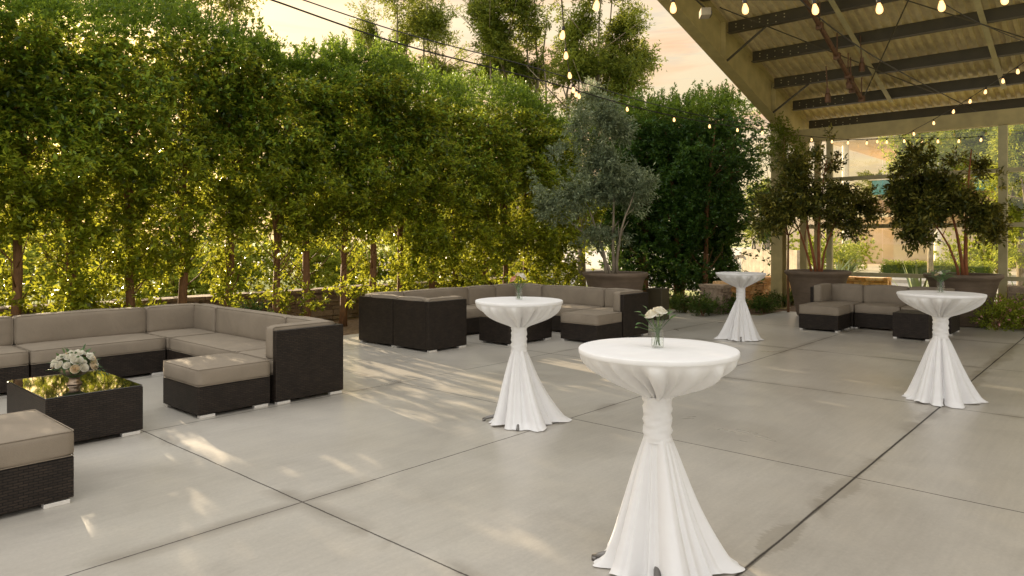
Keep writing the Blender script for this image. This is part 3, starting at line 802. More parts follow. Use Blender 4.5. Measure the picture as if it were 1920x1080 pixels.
# concrete board wall and A-frames to the left of the post
p = at(1395, HY, 24); q = at(1500, HY, 21)
bm = nb(); d = (q-p); d.z = 0; L = d.length
cw = empty('concrete_wall', (p.x, p.y, 0), math.atan2(d.y, d.x), 'beige board marked concrete wall beyond the golden wall', 'concrete wall')
for k in range(int(L/.22)+1):
    box(bm, k*.22, k*.22+.214, -.1, .1+(.012 if k % 2 else 0), 0, 1.28)
obj('wall_face', bm, M['boardwall'], cw)
for k, px in enumerate((1413, 1432)):
    p = at(px, HY, 33); r = empty('trestle', (p.x,p.y,0), YAW-R(90), 'small dark a frame trestle beyond the concrete wall', 'trestle', 'dark a frames beyond the concrete wall')
    for s in (-1,1):
        bm = nb(); bar(bm, (s*.24,0,0),(s*.02,0,1.55),.06,.06, (0,1,0)); obj('leg', bm, M['purlin'], r)

# hotel ------------------------------------------------------------------
hb = empty('hotel_building', (48,0,0), 0, 'tan and terracotta hotel with balconies seen through the glass screen', 'building')
def hpart(name, b, mat):
    bm = nb(); box(bm, *b); return obj(name, bm, M[mat], hb)
hpart('wall', (1.5,12,-14,11.5,0,8.8), 'terracotta_wall'); hpart('wall', (.8,1.49,-14,2.0,0,7.3), 'tan_wall'); 
hpart('wall', (1.0,1.49,6.5,11.6,0,3.4), 'tan_wall'); hpart('wall', (4.0,4.4,11.6,22,0,3.1), 'tan_wall')
hpart('roof_slab', (-4,10,-14,14,7.35,7.95), 'tan_wall'); hpart('balcony_slab', (-1.5,1.49,-14,12.4,3.3,3.95), 'terracotta_wall')
for y in (13.2, 8.4, 3.4): 
    bm = nb(); tube(bm, [(-3.2,y,0),(-3.2,y,7.35)], .2, 12); obj('column', bm, M['white_paint'], hb)
for zz, u, ph_ in ((4.3,-1.45,.85),(7.955,-3.9,.6)):
    for k in range(15):
        y = 12.2 - k*1.75
        bm = nb(); box(bm, u-.02, u+.02, y-1.0, y, zz, zz+ph_); obj('balcony_panel', bm, M['turq'], hb)
        bm = nb(); box(bm, u-.03, u+.03, y-1.35, y-1.02, zz, zz+ph_); obj('balcony_panel', bm, M['redp' if k % 2 else 'white_paint'], hb)
bm = nb(); box(bm, -1.49,-1.41,-14,12.4,5.17,5.27); box(bm, -3.94,-3.86,-14,13.9,8.57,8.63); obj('handrail', bm, M['white_paint'], hb)
dr = hpart('door', (.93,.995,7.2,9.0,0,2.5), 'white_paint')
bm = nb(); box(bm, .9,.925,7.35,7.4,.9,1.3); obj('handle', bm, M['black'], dr)
for y in (4.6, .5, -4):
    for z in (.8, 4.4): 
        f = hpart('window', (1.40 if y > 2 else .7, 1.498 if y > 2 else .798, y-.7, y+.7, z, z+1.7), 'white_paint')
        bm = nb(); xx = 1.38 if y > 2 else .68; box(bm, xx, xx+.019, y-.6, y+.6, z+.1, z+1.6); obj('pane', bm, M['dkglass'], f)
# street lamp
p = at(626, HY, 30); r = empty('street_lamp', (p.x,p.y,0), 0, 'street lamp head peeking above the hedge', 'street lamp')
hz = EYE + (HY-86)/F*30
bm = nb(); tube(bm, [(0,0,0),(0,0,hz-.3),(.0,.0,hz)], [.09,.06,.05], 8); obj('pole', bm, M['boardwall'], r)
bm = nb(); lathe(bm, [(.05,hz),(.28,hz+.02),(.3,hz+.08),(.22,hz+.16),(.08,hz+.2)], 16, cap0=True, cap1=True); obj('lamp_head', bm, M['boardwall'], r, True)

# ------------------------------------------------------------------ string lights
bulb_me = None
def mk_bulb():
    bm = nb(); lathe(bm, [(.013,-.045),(.018,-.06),(.027,-.085),(.030,-.105),(.026,-.126),(.014,-.138),(.002,-.141)], 14, cap0=True, cap1=True)
    b = obj('bulb', bm, M['bulb'], None, True)
    bm = nb(); lathe(bm, [(.010,0.004),(.017,-.006),(.018,-.04),(.015,-.046)], 12, cap0=True, cap1=True)
    s = obj('socket', bm, M['black'], b, True)
    return b
proto_bulb = mk_bulb(); pb_used = False
def string(pts, bulbs, label, rad=.006, sag=0, name='string_light', cab2=False):
    """pts: 3D control points; bulbs: list of fractions of the whole run"""
    global pb_used
    pts = [Vector(p) for p in pts]
    # catmull-rom
    P = [pts[0]*2-pts[1]] + pts + [pts[-1]*2-pts[-2]]
    out = []
    for i in range(1, len(P)-2):
        for k in range(12):
            t = k/12; a,b,c,d = P[i-1],P[i],P[i+1],P[i+2]
            out.append(.5*((2*b)+(c-a)*t+(2*a-5*b+4*c-d)*t*t+(3*b-a-3*c+d)*t**3))
    out.append(pts[-1])
    root = empty(name, out[0], 0, label, 'string lights' if bulbs else 'cable')
    o0 = out[0]
    bm = nb(); tube(bm, [p-o0 for p in out], rad, 6)
    if cab2:
        L = len(out)-1
        tube(bm, [p-o0+Vector((0,0,.05+.10*math.sin(PI*i/L))) for i, p in enumerate(out)], rad*.8, 5)
    obj('cable', bm, M['black'], root)
    ls = [0]
    for a, b in zip(out, out[1:]): ls.append(ls[-1]+(b-a).length)
    for s in bulbs:
        t = s*ls[-1]; i = max(j for j in range(len(ls)) if ls[j] <= t+1e-9); i = min(i, len(out)-2)
        f = (t-ls[i])/max(1e-6, ls[i+1]-ls[i]); p = out[i].lerp(out[i+1], f)
        if pb_used: b = copy_tree(proto_bulb)
        else: b = proto_bulb; pb_used = True
        b.parent = root; b.location = p-o0; b.scale = (.78,)*3; b.rotation_euler = (random.uniform(-.12,.12), random.uniform(-.12,.12), 0)
# near row across the top
A0 = at(1000,-62,4.9); B0 = at(2000,-60,4.6)
string([at(900,-20,5.2), at(1140,-8,5.0), at(1430,-2,4.85), at(1680,-5,4.75), at(1793,-12,4.7), at(1980,-34,4.6)],
       [.2265,.363,.489,.608,.717,.820,.918], 'nearest row of large glowing bulbs across the top of the view', .009)
# big double cable from upper left to the post
string([at(440,-25,6.4), at(510,0,6.8), at(760,85,8.2), at(1020,152,10.0), at(1200,203,12.2), at(1350,233,14.2), at(1500,250,16.9)],
       [.50,.61,.70,.78,.86], 'long sagging cable from the upper left to the canopy post with few bulbs', .009, cab2=True)
string([at(1052,-20,4.6), at(1056,40,5.6), at(1061,90,6.9), at(1067,132,8.2), at(1075,160,9.2), at(1086,172,10.1)],
       [.22,.42,.64,.82,.92,.99], 'short string of bulbs dropping toward the long cable over the olive tree', .005)
string([at(1480,252,16.2), at(1600,262,15.6), at(1700,258,15.0), at(1800,258,14.5), at(1960,246,13.8)],
       [.10,.19,.26,.34,.42,.49,.56,.62,.70,.78,.86,.94], 'row of small bulbs along the canopy eave before the glass screen', .006)
string([at(1560,264,16.2), at(1680,256,15.4), at(1724,238,14.6), at(1800,195,12.8), at(1900,130,10.6), at(1990,70,9.2)],
       [.12,.24,.36,.48,.58,.67,.76,.83,.94], 'string of bulbs rising from the eave toward the right edge', .006)
string([at(1460,-40,8.2), at(1560,52,9.6), at(1680,130,11.6), at(1830,208,14.4)], [], 'pale wire crossing under the canopy', .009, name='hanging_wire')
string([at(1700,-40,7), at(1810,30,8.5), at(1920,78,9.6), at(1980,100,10.2)], [], 'thin dark wire crossing the upper right', .005, name='hanging_wire')

# ------------------------------------------------------------------ wicker furniture
def cushion(name, x0, x1, y0, y1, z0, z1, parent, r=.026, puff=.012, seed=0, mat='taupe'):
    bm = nb()
    bmesh.ops.create_cube(bm, size=2)
    bmesh.ops.subdivide_edges(bm, edges=bm.edges[:], cuts=11, use_grid_fill=True)
    c = Vector(((x0+x1)/2,(y0+y1)/2,(z0+z1)/2)); h = Vector(((x1-x0)/2,(y1-y0)/2,(z1-z0)/2))
    r = min(r, min(h)*.9)
    for v in bm.verts:
        q = Vector([math.copysign(abs(t)**.8, t) for t in v.co])
        p = Vector((q.x*h.x, q.y*h.y, q.z*h.z))
        inn = Vector([max(-h[i]+r, min(h[i]-r, p[i])) for i in range(3)])
        d = p-inn
        if d.length > 1e-6: p = inn + d.normalized()*r
        pf = puff*(1 + .5*noise.noise(Vector((p.x*3+seed, p.y*3, p.z*3))))
        for i in range(3):
            j, k = [(1,2),(0,2),(0,1)][i]
            w = (1-(p[j]/h[j])**2)*(1-(p[k]/h[k])**2)
            if abs(v.co[i]) > .999: p[i] += math.copysign(pf*max(0,w)**.8, v.co[i])
        p += Vector((1,1,1))*.004*noise.noise(Vector((p.x*6+seed*3, p.y*6, p.z*6)))
        v.co = c + p
    o = obj(name, bm, M[mat], parent, True)
    pb = nb(); thin = min(range(3), key=lambda i: h[i]); ax = [i for i in range(3) if i != thin]
    for sg in (-1, 1):
        pts = []
        for cx_, cy_, a0 in ((1,1,0),(-1,1,PI/2),(-1,-1,PI),(1,-1,1.5*PI)):
            for k in range(4):
                a = a0 + k/3*PI/2
                p = Vector((0,0,0)); p[ax[0]] = cx_*(h[ax[0]]-r) + math.cos(a)*r*.86; p[ax[1]] = cy_*(h[ax[1]]-r) + math.sin(a)*r*.86
                p[thin] = sg*(h[thin]-r*.16); pts.append(c+p)
        pts.append(pts[0].copy()); tube(pb, pts, .0038, 5, False)
    obj('piping', pb, M[mat], o, True)
    return o
def feet(root, w, d, base=.0):
    for (x, y) in ((.09,.03),(w-.09,.03),(.09,d-.03),(w-.09,d-.03)):
        bm = nb(); box(bm, x-.07, x+.07, y-.026, y+.026, 0, .026, .003); obj('foot', bm, M['foot'], root)
BT = .05; SZ0, SZ1 = .285, .435; BH = .715; PT = .06
def module(x, y, w, d, backs, label, seed, group='wicker sofa sections', armtop=BH):
    """w along X, d along Y; backs: set of sides among N(+Y) S(-Y) E(+X) W(-X)"""
    root = empty('sofa_section', (x, y, 0), 0, label, 'sofa section', group)
    bm = nb(); g = .004
    box(bm, g, w-g, g, d-g, .032, SZ0-.004, .008); obj('base', bm, M['wicker'], root)
    # wicker panels at the back
    ins = {'N':0,'S':0,'E':0,'W':0}
    for s in backs:
        bm = nb()
        if s == 'N': box(bm, g-.001, w-g+.001, d-PT, d-g+.002, .030, BH, .008)
        if s == 'S': box(bm, g-.001, w-g+.001, g-.002, PT, .030, BH, .008)
        if s == 'E': box(bm, w-PT, w-g+.002, g-.001 if 'S' not in backs else PT+.001, (d-g+.001) if 'N' not in backs else d-PT-.001, .030, BH, .008)
        if s == 'W': box(bm, g-.002, PT, g-.001 if 'S' not in backs else PT+.001, (d-g+.001) if 'N' not in backs else d-PT-.001, .030, BH, .008)
        obj('back_panel', bm, M['wicker'], root); ins[s] = PT+.004
    X0, X1, Y0, Y1 = ins['W'], w-ins['E'], ins['S'], d-ins['N']
    ct = .135
    sx0 = X0; sx1 = X1; sy0 = Y0; sy1 = Y1
    cushion('seat_cushion', sx0+.002, sx1-.002, sy0+.002, sy1-.002, SZ0, SZ1, root, seed=seed)
    order = [s for s in 'NSEW' if s in backs]
    lo = SZ1-.008; hi = BH+.035
    for n_, s in enumerate(order):
        a0, a1, b0, b1 = X0, X1, Y0, Y1
        if s in 'EW' :
            if 'N' in backs: b1 -= ct
            if 'S' in backs: b0 += ct
        if s == 'N': bb = (a0+.004, a1-.004, b1-ct, b1)
        if s == 'S': bb = (a0+.004, a1-.004, b0, b0+ct)
        if s == 'E': bb = (a1-ct, a1, b0+.004, b1-.004)
        if s == 'W': bb = (a0, a0+ct, b0+.004, b1-.004)
        cushion('back_cushion', *bb, lo, hi, root, r=.028, puff=.016, seed=seed+n_*7+3)
    feet(root, w, d)
    return root
def ottoman(x, y, w, d, label, seed, rz=0):
    root = empty('ottoman', (x, y, 0), rz, label, 'ottoman', 'cushioned wicker ottomans')
    bm = nb(); box(bm, 0, w, 0, d, .032, SZ0-.004, .008); obj('base', bm, M['wicker'], root)
    cushion('seat_cushion', -.004, w+.004, -.004, d+.004, SZ0, SZ1+.005, root, r=.024, seed=seed, puff=.012)
    feet(root, w, d); return root
def coffee(x, y, w, d, label, rz=0, glass=True, h=.40):
    root = empty('coffee_table' if glass else 'side_table', (x, y, 0), rz, label, 'coffee table' if glass else 'side table')
    bm = nb(); box(bm, 0, w, 0, d, .032, h-.012 if glass else h, .008); obj('body', bm, M['wicker'], root)
    if glass:
        bm = nb(); box(bm, .004, w-.004, .004, d-.004, h-.008, h, .002); obj('glass_top', bm, M['tableglass'], root)
    feet(root, w, d); return root
# left suite
module(.76, 8.7, 1.44, .8, {'N'}, 'two seat sofa section at the left edge with its cushion cut by the frame', 1)
module(2.21, 8.7, 1.38, .8, {'N'}, 'two seat sofa section behind the flower bowl table', 2)
module(3.60, 8.7, .78, .8, {'N','E'}, 'inner corner sofa section of the left suite by the hedge', 3)
module(3.60, 7.06, .78, 1.63, {'E'}, 'long sofa section along the right side of the left suite', 4)
module(3.60, 6.24, .78, .81, {'S','E'}, 'end corner sofa section showing its dark wicker back beside the left ottoman', 5)
ottoman(2.86, 6.27, .70, .74, 'taupe cushioned ottoman beside the wicker end of the left sofa', 6)
ottoman(.70, 4.86, .76, .80, 'nearest ottoman cut by the left edge of the photo', 7)
coffee(1.66, 6.17, .70, 1.06, 'low wicker coffee table with glass top and flower bowl')
# middle suite
G2 = 'sofa sections of the middle suite'
module(6.70, 7.52, .76, .79, {'S','W'}, 'near left end section of the middle suite with two wicker backs facing out', 11, G2)
module(6.70, 8.32, .76, .84, {'N','W'}, 'far left corner section of the middle suite', 12, G2)
module(7.47, 8.38, 1.46, .78, {'N'}, 'two seat back section of the middle suite by the hedge', 13, G2)
module(8.94, 8.38, .70, .78, {'N'}, 'single seat section of the middle suite left of its far corner', 14, G2)
module(9.65, 8.36, .78, .80, {'N','E'}, 'far right corner section of the middle suite', 15, G2)
module(9.65, 6.96, .78, 1.39, {'E'}, 'two seat section on the right side of the middle suite before the olive pot', 16, G2)
module(9.65, 6.19, .78, .76, {'S','E'}, 'near right end section of the middle suite beside its ottoman', 17, G2)
ottoman(8.93, 6.20, .70, .70, 'taupe cushioned ottoman at the right end of the middle suite', 18)
coffee(7.92, 7.08, 1.02, .64, 'low wicker coffee table with bare glass top inside the middle suite')
# right suite
G3 = 'sofa sections of the small right suite'
module(13.62, 3.88, .76, .76, {'E','N'}, 'left corner section of the small right sofa', 21, G3)
module(13.62, 3.13, .76, .74, {'E'}, 'middle section of the small right sofa', 22, G3)
module(13.62, 2.36, .76, .76, {'E','S'}, 'right corner section of the small right sofa behind the cocktail table', 23, G3)
ottoman(12.82, 3.90, .70, .66, 'taupe cushioned ottoman before the small right sofa', 24)
coffee(12.68, 2.50, .64, .52, 'dark wicker side table without cushion before the small right sofa', 0, False, .42)

# ------------------------------------------------------------------ cocktail tables with tied cloths
def cocktail(xc, Z, rz, seed, label, clabel, ws=1.0, lean=0, leg=.32):
    x, y = w2(xc, Z)
    t = empty('cocktail_table', (x, y, 0), rz, label, 'cocktail table', 'cocktail tables under white cloths')
    bm = nb(); lathe(bm, [(.36,1.045),(.375,1.047),(.378,1.058),(.37,1.064),(.01,1.064)], 48, cap0=True, cap1=True); obj('tabletop', bm, M['metal'], t)
    bm = nb(); tube(bm, [(0,0,.05),(0,0,1.045)], .035, 14); obj('pole', bm, M['darkmetal'], t)
    for k in range(4):
        a = PI/4 + k*PI/2
        d = Vector((math.cos(a), math.sin(a), 0)); bm = nb()
        tube(bm, [d*.03+Vector((0,0,.075)), d*.2+Vector((0,0,.05)), d*(leg-.045)+Vector((0,0,.03)), d*leg+Vector((0,0,.016))], [.02,.018,.014,.010], 8)
        tube(bm, [d*(leg-.01)+Vector((0,0,.0)), d*(leg-.01)+Vector((0,0,.02))], .014, 10)
        obj('leg', bm, M['darkmetal'], t, True)
    # cloth
    rr = random.Random(seed)
    root = empty('tablecloth', (x, y, 0), rz, clabel, 'tablecloth', 'white tied tablecloths')
    n = 288
    ph = [rr.uniform(0, 2*PI) for _ in range(12)]
    face = YAW + PI - rz + .35*math.sin(seed)
    def pleat(a, z, bowlf=False):
        s = 0
        for i, (f, am) in enumerate(((4,.45),(9,.8),(14,.8),(23,.55),(31,.25)) if bowlf else ((2,.7),(5,1.1),(8,.55),(13,.14))):
            s += am*math.sin(f*a + ph[i] + .35*math.sin(2*a+ph[i+5]) + z*(.4*math.sin(ph[i]*3)))
        s /= 1.6
        s = s*1.1 - .25*s*s
        # sharp valleys, rounded ridges
        w1 = abs(math.cos((8.5 if bowlf else 4.5)*a+ph[7]+.8*math.sin(a+ph[8])+.5*math.sin(3*a+ph[9])))**9
        w2_ = abs(math.cos((5 if bowlf else 8)*a+ph[10]+.9*math.sin(2*a+ph[6])))**14
        return (s*.75 - 1.15*w1 - .8*w2_ + .25) if bowlf else (s*.8 - (1.1*w1 + .2*w2_)*(.35+.65*(.5+.5*math.cos(a-face+.9))) + .12)
    prof = []
    prof += [(.01,1.0685),(.15,1.068),(.30,1.0678),(.378,1.0675),(.3835,1.066),(.386,1.062),(.3865,1.047),(.385,1.0435),(.3835,1.042)]
    bowl = [(.3835,1.042),(.377,1.030),(.368,1.014),(.350,.998),(.330,.983),(.308,.969),(.284,.955),(.258,.941),(.230,.926),(.202,.911),(.174,.896),(.148,.881),(.124,.867),(.102,.855),(.085,.844),(.074,.834),(.068,.826)]
    nt = len(prof)
    prof += bowl[1:]
    nbowl = len(prof)
    bm = nb()
    def fn(i, r, z, a):
        if i < nt: 
            return r*(1+(.002*pleat(a,0) if i > 4 else 0)), z + (.0015*math.sin(2*a+ph[0]) if i < 3 else 0)
        f = (1.042-z)/(1.042-.83)                     # 0 rim .. 1 knot
        am = r*.25*min(1, f*1.6)**1.3*(1-.35*f)*(.25 + 1.25*(.5+.5*math.cos(a-face))**2)
        swirl = a + .25*f*math.sin(a+ph[3])
        rr_ = r*(1 + .05*math.sin(2*a+ph[4])*math.sin(f*PI)) + am*pleat(swirl, 0, True)
        return max(rr_, .05), z - .02*math.sin(f*PI)*(.5+.5*math.sin(3*a+ph[6])) 
    lathe(bm, prof, n, fn=fn, cap0=True)
    obj('top_drape', bm, M['linen'], root, True)
    # sash around the pole
    bm = nb(); pf = []
    for k in range(22):
        z = .835 - k*.0105
        pf.append((.069 + .0012*math.sin(k*1.3), z))
    def fs(i, r, z, a):
        w = .0022*math.sin(a*2 + z*120 + ph[1]) + .0022*math.sin(a*3 - z*190 + ph[2]) + .003*noise.noise(Vector((math.cos(a)*2.2, math.sin(a)*2.2, z*38+seed)))
        return r + w, z
    lathe(bm, pf, 96, fn=fs); obj('sash', bm, M['linen'], root, True)
    # skirt
    bm = nb(); pf = []
    N = 44
    for k in range(N+1):
        f = k/N
        z = .632*(1-f)
        r = .062 + (.225*f**.85 + .03*f**3)*ws
        pf.append((r, z))
    corner = PI/4 + .12
    def fk(i, r, z, a):
        f = i/N
        c4 = math.cos(4*(a-corner)*.5)**2
        ext = (.5+.5*math.cos(4*(a-corner)))**2
        r2 = r*(1 + .17*ext*f**2.2 + .05*math.sin(a+ph[10])*f)
        am = .007 + .058*f**.8
        r2 += am*pleat(a, f*.8)
        zz = z
        if i == 0: r2 = .066; zz = z+.01
        if f > .93: # hem: trails on the floor at the corners, lifts between them
            q = (f-.93)/.07
            r2 += .034*q*ext
            zz = max(.006, z + .022*q*(1-ext)*(.6+.4*math.sin(9*a+ph[2])))
        return r2, max(zz, .005)
    lathe(bm, pf, n, fn=fk)
    iv = Matrix.Rotation(-rz, 3, 'Z') @ Vector((sn, -cs, 0))
    for v in bm.verts:
        f = 1 - v.co.z/.632
        q = max(0, v.co.normalized().dot(iv))
        v.co += iv*(lean*max(0,f)**1.6*(.5+1.0*q))
    obj('skirt', bm, M['linen'], root, True)
    sm = None
    return Vector((x, y, 1.0695))
CT = []
CT.append(cocktail(.714, 3.48, R(-15), 5, 'nearest tall cocktail table with grey metal feet showing', 'nearest white tied tablecloth in the foreground', .74, .04))
CT.append(cocktail(.062, 6.24, R(-6), 14, 'tall cocktail table in front of the middle suite', 'white tied tablecloth in front of the middle sofa suite', .85, .055))
CT.append(cocktail(3.66, 11.35, R(-20), 9, 'farthest small looking cocktail table by the low shrubs', 'farthest white tied tablecloth near the golden stone wall', .84, 0, .25))
CT.append(cocktail(4.26, 7.05, R(-30), 21, 'tall cocktail table at the right before the small sofa', 'white tied tablecloth at the right before the small sofa', .92, .02, .27))

# ------------------------------------------------------------------ flowers
def rose(bm, c, r, seed, tilt=(0,0,1), layers=5):
    rr = random.Random(seed); up = Vector(tilt).normalized()
    q = Vector((0,0,1)).rotation_difference(up)
    for L in range(layers):
        f = (L+1)/layers; n = 3+L
        for k in range(n):
            a0 = 2*PI*k/n + L*.7 + rr.uniform(-.15,.15); span = 2*PI/n*1.35
            g = []
            for i in range(5):
                row = []
                for j in range(5):
                    u = (j/4-.5)*span; v = i/4
                    th_ = v*(.5+.45*f)*PI*.72
                    rad = r*f*(.25+.75*math.sin(th_)) * (1 + .18*v*v*f)
                    z = -r*.55 + r*1.05*v*(1.15-.45*f) - (r*.16*f if v > .9 else 0) - .12*r*abs(j/4-.5)*v
                    row.append(bm.verts.new(Vector(c) + q @ Vector((math.cos(a0+u)*rad, math.sin(a0+u)*rad, z))))
                g.append(row)
            for i in range(4):
                for j in range(4): bm.faces.new((g[i][j], g[i][j+1], g[i+1][j+1], g[i+1][j]))
def bigleaf(bm, a, d, L, w, up=(0,0,1)):
    a = Vector(a); d = Vector(d).normalized(); s = d.cross(Vector(up)); s.normalize(); nn = s.cross(d)
    prev = None
    for i in range(6):
        f = i/5; ww = w*math.sin(PI*min(.97, max(.04, f**.8)))*.5; p = a + d*L*f - Vector((0,0,1))*L*.18*f*f
        cur = (bm.verts.new(p-s*ww+nn*ww*.25), bm.verts.new(p), bm.verts.new(p+s*ww+nn*ww*.25))
        if prev: bm.faces.new((prev[0],prev[1],cur[1],cur[0])); bm.faces.new((prev[1],prev[2],cur[2],cur[1]))
        prev = cur
CR = Vector((sn, -cs, 0)); CF = Vector((cs, sn, 0))     # picture-right and away directions
def vase(p, r, h, label, neck=.8):
    root = empty('glass_vase', p, 0, label, 'vase', 'small clear glass vases on the cocktail tables')
    bm = nb(); lathe(bm, [(r*.3,.002),(r*.92,.003),(r,.012),(r,h*.72),(r*neck,h*.82),(r*neck,h*.97),(r*neck*1.08,h)], 28, cap0=True); obj('glass', bm, M['vaseglass'], root, True)
    bm = nb(); lathe(bm, [(r*.9,.008),(r*.93,.014),(r*.93,h*.5),(.001,h*.502)], 24, cap0=True); obj('water', bm, M['vaseglass'], root, True)
    return root
def posy(p, heads, leafs, label, h, seed, matleaf='eucalyptus', fine=0):
    """heads: (right, away, up, radius, material)"""
    root = empty('posy', p, 0, label, 'flowers'); rr = random.Random(seed)
    bm = nb()
    for (a, b, c, r, m) in heads:
        e = CR*a + CF*b + Vector((0,0,c)); s = -CR*a*.35 + Vector((rr.uniform(-.01,.01), rr.uniform(-.01,.01), .012))
        tube(bm, [s, s.lerp(e,.55)+Vector((0,0,.01)), e], .0022, 5)
    for k in range(4): tube(bm, [(rr.uniform(-.016,.016), rr.uniform(-.016,.016), .01), (rr.uniform(-.02,.02), rr.uniform(-.02,.02), h*1.1)], .0018, 5)
    obj('stem', bm, M['stem'], root)
    for i, (a, b, c, r, m) in enumerate(heads):
        bm = nb(); e = CR*a + CF*b + Vector((0,0,c)); rose(bm, e, r, seed+i, (CR*a*4 - CF*.05 + Vector((0,0,.22)))); obj('blossom', bm, M[m], root, True)
    bm = nb()
    for (a, b, c, L, w) in leafs:
        e = CR*a + CF*b + Vector((0,0,c)); bigleaf(bm, e, CR*a*3 + CF*rr.uniform(-.3,.3) + Vector((0,0,rr.uniform(0,.5)))*.3, L, w)
        tube(bm, [Vector((0,0,h*.7)), e], .0013, 4)
    obj('leaf', bm, M[matleaf], root)
    return root
v1 = CT[0]
vase(v1, .031, .105, 'clear glass jar vase on the nearest cocktail table')
posy(v1, [(-.03,0,.168,.036,'p_white'),(.012,-.01,.185,.034,'p_white'),(.005,.03,.165,.028,'p_white')],
     [(-.06,0,.15,.045,.032),(-.075,0,.12,.04,.03),(-.08,.01,.17,.04,.03),(.05,0,.16,.05,.02),(.065,.01,.14,.05,.02),(.04,.02,.17,.045,.018),(-.05,.02,.19,.03,.024),(.02,-.02,.14,.05,.022),(-.09,0,.10,.03,.026),(.0,.03,.15,.05,.02),(.08,.02,.155,.04,.015)],
     'white roses with round green leaves in the nearest vase', .105, 3)
v2 = CT[1]; vase(v2, .030, .125, 'clear glass jar vase on the cocktail table before the middle suite')
posy(v2, [(-.055,0,.185,.036,'p_peach'),(.03,0,.215,.036,'p_white'),(-.01,.02,.225,.028,'p_cream'),(.055,.01,.19,.02,'p_white')],
     [(-.08,0,.15,.05,.022),(.06,0,.16,.07,.02),(.07,.01,.14,.06,.02),(.08,0,.19,.05,.02),(-.04,0,.23,.05,.02),(-.09,0,.2,.04,.02),(.0,-.02,.16,.05,.025),(.03,.02,.25,.04,.018)],
     'peach rose and white blooms in the vase before the middle suite', .125, 8)
v3 = CT[2]; vase(v3, .03, .16, 'clear glass vase on the farthest cocktail table')
posy(v3, [(0,0,.26,.055,'p_cream'),(-.07,0,.25,.04,'p_cream'),(.06,0,.24,.04,'p_white')], [(-.06,0,.2,.05,.02),(.06,0,.2,.05,.02)], 'cream blooms in the vase on the farthest table', .16, 12)
v4 = CT[3]; vase(v4, .033, .14, 'clear glass jar vase on the right cocktail table')
ll = []
rr = random.Random(5)
for k in range(46):
    a = rr.uniform(0, 2*PI); q = rr.uniform(.02,.09); ll.append((math.cos(a)*q, math.sin(a)*q, .15+rr.uniform(0,.07)*(1-q*5), .065, .026))
posy(v4, [(.0,0,.20,.026,'p_white'),(-.04,0,.185,.02,'p_cream')], ll, 'dark green leafy posy in the vase on the right table', .14, 15)
# big bowl arrangement on the left coffee table
bp = Vector((1.99, 6.62, .401))
r = empty('bronze_bowl', bp, 0, 'bronze footed bowl holding the flowers on the left coffee table', 'bowl')
bm = nb(); lathe(bm, [(.055,0),(.058,.006),(.045,.02),(.038,.045),(.046,.062),(.085,.085),(.105,.115),(.11,.145),(.104,.147),(.095,.115),(.01,.08)], 40, cap0=True); obj('bowl', bm, M['brasspot'], r, True)
fa = empty('flower_arrangement', bp, 0, 'rounded arrangement of white, cream and peach roses in the bronze bowl', 'flowers')
rr = random.Random(31)
spots = []
tries = 0
while len(spots) < 30 and tries < 4000:
    tries += 1
    a = rr.uniform(0, 2*PI); e = rr.uniform(.08, 1.45); rad = rr.uniform(.9,1.05)
    p = Vector((math.cos(a)*math.cos(e)*.165*rad, math.sin(a)*math.cos(e)*.165*rad, .135+math.sin(e)*.135*rad))
    if all((p-q[0]).length > .036+q[1]*.35 for q in spots): spots.append((p, rr.choice([.044,.04,.03,.034,.022])))
for i, (p, rd_) in enumerate(spots):
    bm = nb(); rose(bm, p, rd_, 500+i, p-Vector((0,0,.08))); obj('blossom', bm, M['p_peach' if i in (7, 19) else ('p_cream' if i % 3 == 1 else 'p_white')], fa, True)
bm = nb()
for k in range(70):
    a = rr.uniform(0,2*PI); e = rr.uniform(-.15,1.3); d = Vector((math.cos(a)*math.cos(e), math.sin(a)*math.cos(e), math.sin(e)))
    o_ = Vector((0,0,.13)) + d*rr.uniform(.09,.165); bigleaf(bm, o_, d+Vector((rr.uniform(-.5,.5), rr.uniform(-.5,.5), rr.uniform(-.2,.3))), rr.uniform(.045,.075), .026)
for k in range(3):
    e0 = CR*(.12+.03*k)+Vector((0,0,.16-.03*k)); 
    for j in range(6): bigleaf(bm, e0+CR*j*.016+Vector((0,0,(-1)**j*.006)), CR+Vector((0,0,(-1)**j*.8)), .03, .02)
obj('leaf', bm, M['eucalyptus'], fa)
bm = nb(); ball(bm, (0,0,.15), .115, (1,1,.85)); obj('moss', bm, M['stem'], fa, True)

# ------------------------------------------------------------------ sky
SAZ = YAW + R(38.5); SEL = R(14)
sd = Vector((math.cos(SEL)*math.cos(SAZ), math.cos(SEL)*math.sin(SAZ), math.sin(SEL)))
W = bpy.data.worlds.new('World'); S.world = W; W.use_nodes = True
nt = W.node_tree; nt.nodes.clear()
t = NT.__new__(NT); t.t = nt
wo = nt.nodes.new('ShaderNodeOutputWorld'); bg = nt.nodes.new('ShaderNodeBackground')
sky = nt.nodes.new('ShaderNodeTexSky'); sky.sky_type = 'NISHITA'; sky.sun_disc = False
sky.sun_elevation = SEL; sky.sun_rotation = R(90)-SAZ; sky.air_density = 1.6; sky.dust_density = 3
gen = t.coords('Generated')
sx = t.n('ShaderNodeSeparateXYZ'); t.l(gen, sx.inputs[0])
mp = t.n('ShaderNodeMapping'); mp.inputs['Scale'].default_value = (1.5,1.5,12); mp.inputs['Rotation'].default_value = (.05,.12,0); t.l(gen, mp.inputs[0])
cl = t.noise(2.6, 7, mp.outputs[0], .55, .5)
base = t.ramp(sx.outputs[2], [(0,(.98,.78,.44)),(.10,(.86,.70,.44)),(.2,(.80,.64,.42)),(.34,(.90,.72,.50)),(.55,(.85,.78,.70))])
cloud = t.ramp(cl, [(.45,(0,0,0)),(.66,(1,1,1))])
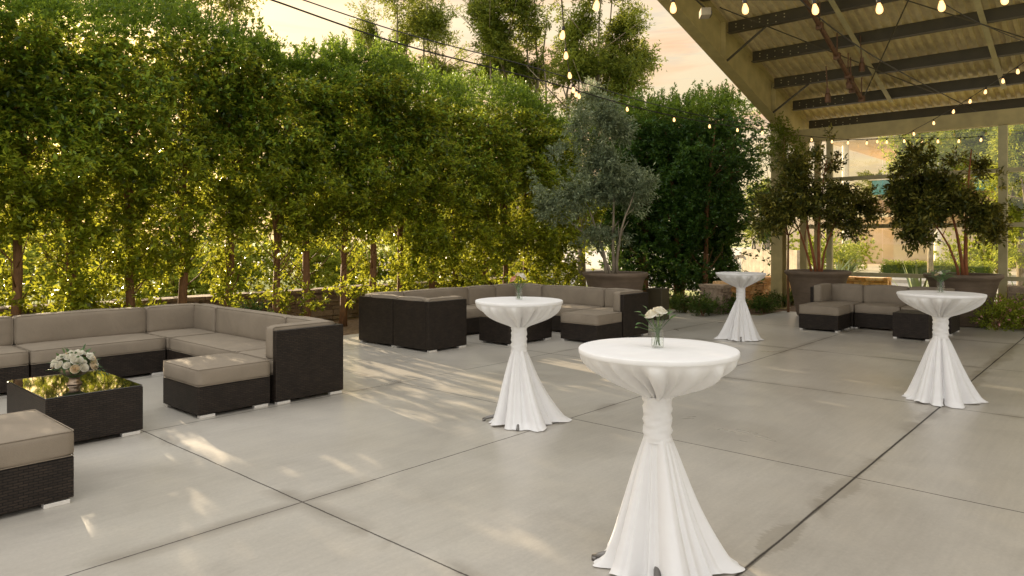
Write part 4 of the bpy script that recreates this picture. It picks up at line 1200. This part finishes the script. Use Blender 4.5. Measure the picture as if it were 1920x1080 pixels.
lowm = t.ramp(sx.outputs[2], [(.05,(0,0,0)),(.16,(1,1,1)),(.45,(.5,.5,.5))])
cf = t.math('MULTIPLY', t.math('MULTIPLY', cloud, lowm), 1.0)
col = t.mix(cf, base, (.88,.44,.24))
cl2 = t.noise(5.5, 6, mp.outputs[0], .6, .3)
col = t.mix(t.math('MULTIPLY', t.ramp(cl2, [(.50,(0,0,0)),(.64,(1,1,1))]), .45), col, (.60,.50,.44))
# glow round the sun
dt = t.n('ShaderNodeVectorMath', operation='DOT_PRODUCT'); t.l(gen, dt.inputs[0]); dt.inputs[1].default_value = sd
g1 = t.math('POWER', t.math('MAXIMUM', dt.outputs['Value'], 0), 14)
glow = t.mix(1, (1.0,.78,.42), g1, 'MULTIPLY')
col = t.mix(1, col, t.mix(1, glow, (.5,.5,.5), 'MULTIPLY'), 'ADD')
# the part of the sky behind the camera is the pale open daylight side
skyk = t.mix(1, sky.outputs[0], (.04,.036,.03), 'MULTIPLY')
back = t.math('SUBTRACT', 0, t.n('ShaderNodeValue').outputs[0])
bd = t.n('ShaderNodeVectorMath', operation='DOT_PRODUCT'); t.l(gen, bd.inputs[0]); bd.inputs[1].default_value = (-cs, -sn, .15)
bk = t.ramp(bd.outputs['Value'], [(.0,(0,0,0)),(.5,(1,1,1))])
col = t.mix(bk, col, (1.0,.95,.92))
up = t.ramp(sx.outputs[2], [(.35,(0,0,0)),(.7,(1,1,1))])
col = t.mix(up, col, (1.65,1.6,1.52))
col = t.mix(1, col, skyk, 'ADD')
nt.links.new(col, bg.inputs[0]); bg.inputs[1].default_value = 1.02
nt.links.new(bg.outputs[0], wo.inputs[0])
L = bpy.data.lights.new('sun', 'SUN'); L.energy = 12.0; L.angle = R(.5); L.color = (1,.80,.54)
lo = bpy.data.objects.new('sun', L); C.objects.link(lo); lo.rotation_euler = (-sd).to_track_quat('-Z','Y').to_euler()

# ------------------------------------------------------------------ camera
cam = bpy.data.cameras.new('camera'); co = bpy.data.objects.new('camera', cam); C.objects.link(co)
cam.sensor_width = 36; cam.sensor_fit = 'HORIZONTAL'; cam.lens = 36*F/1920; cam.shift_y = -(540-HY)/1920
cam.clip_start = .05; cam.clip_end = 1000
co.location = (0,0,EYE); co.rotation_euler = (R(90), 0, YAW-R(90))
S.camera = co
S.view_settings.view_transform = 'Standard'; S.view_settings.look = 'None'; S.view_settings.exposure = 0
S.cycles.max_bounces = 8; S.cycles.transparent_max_bounces = 16
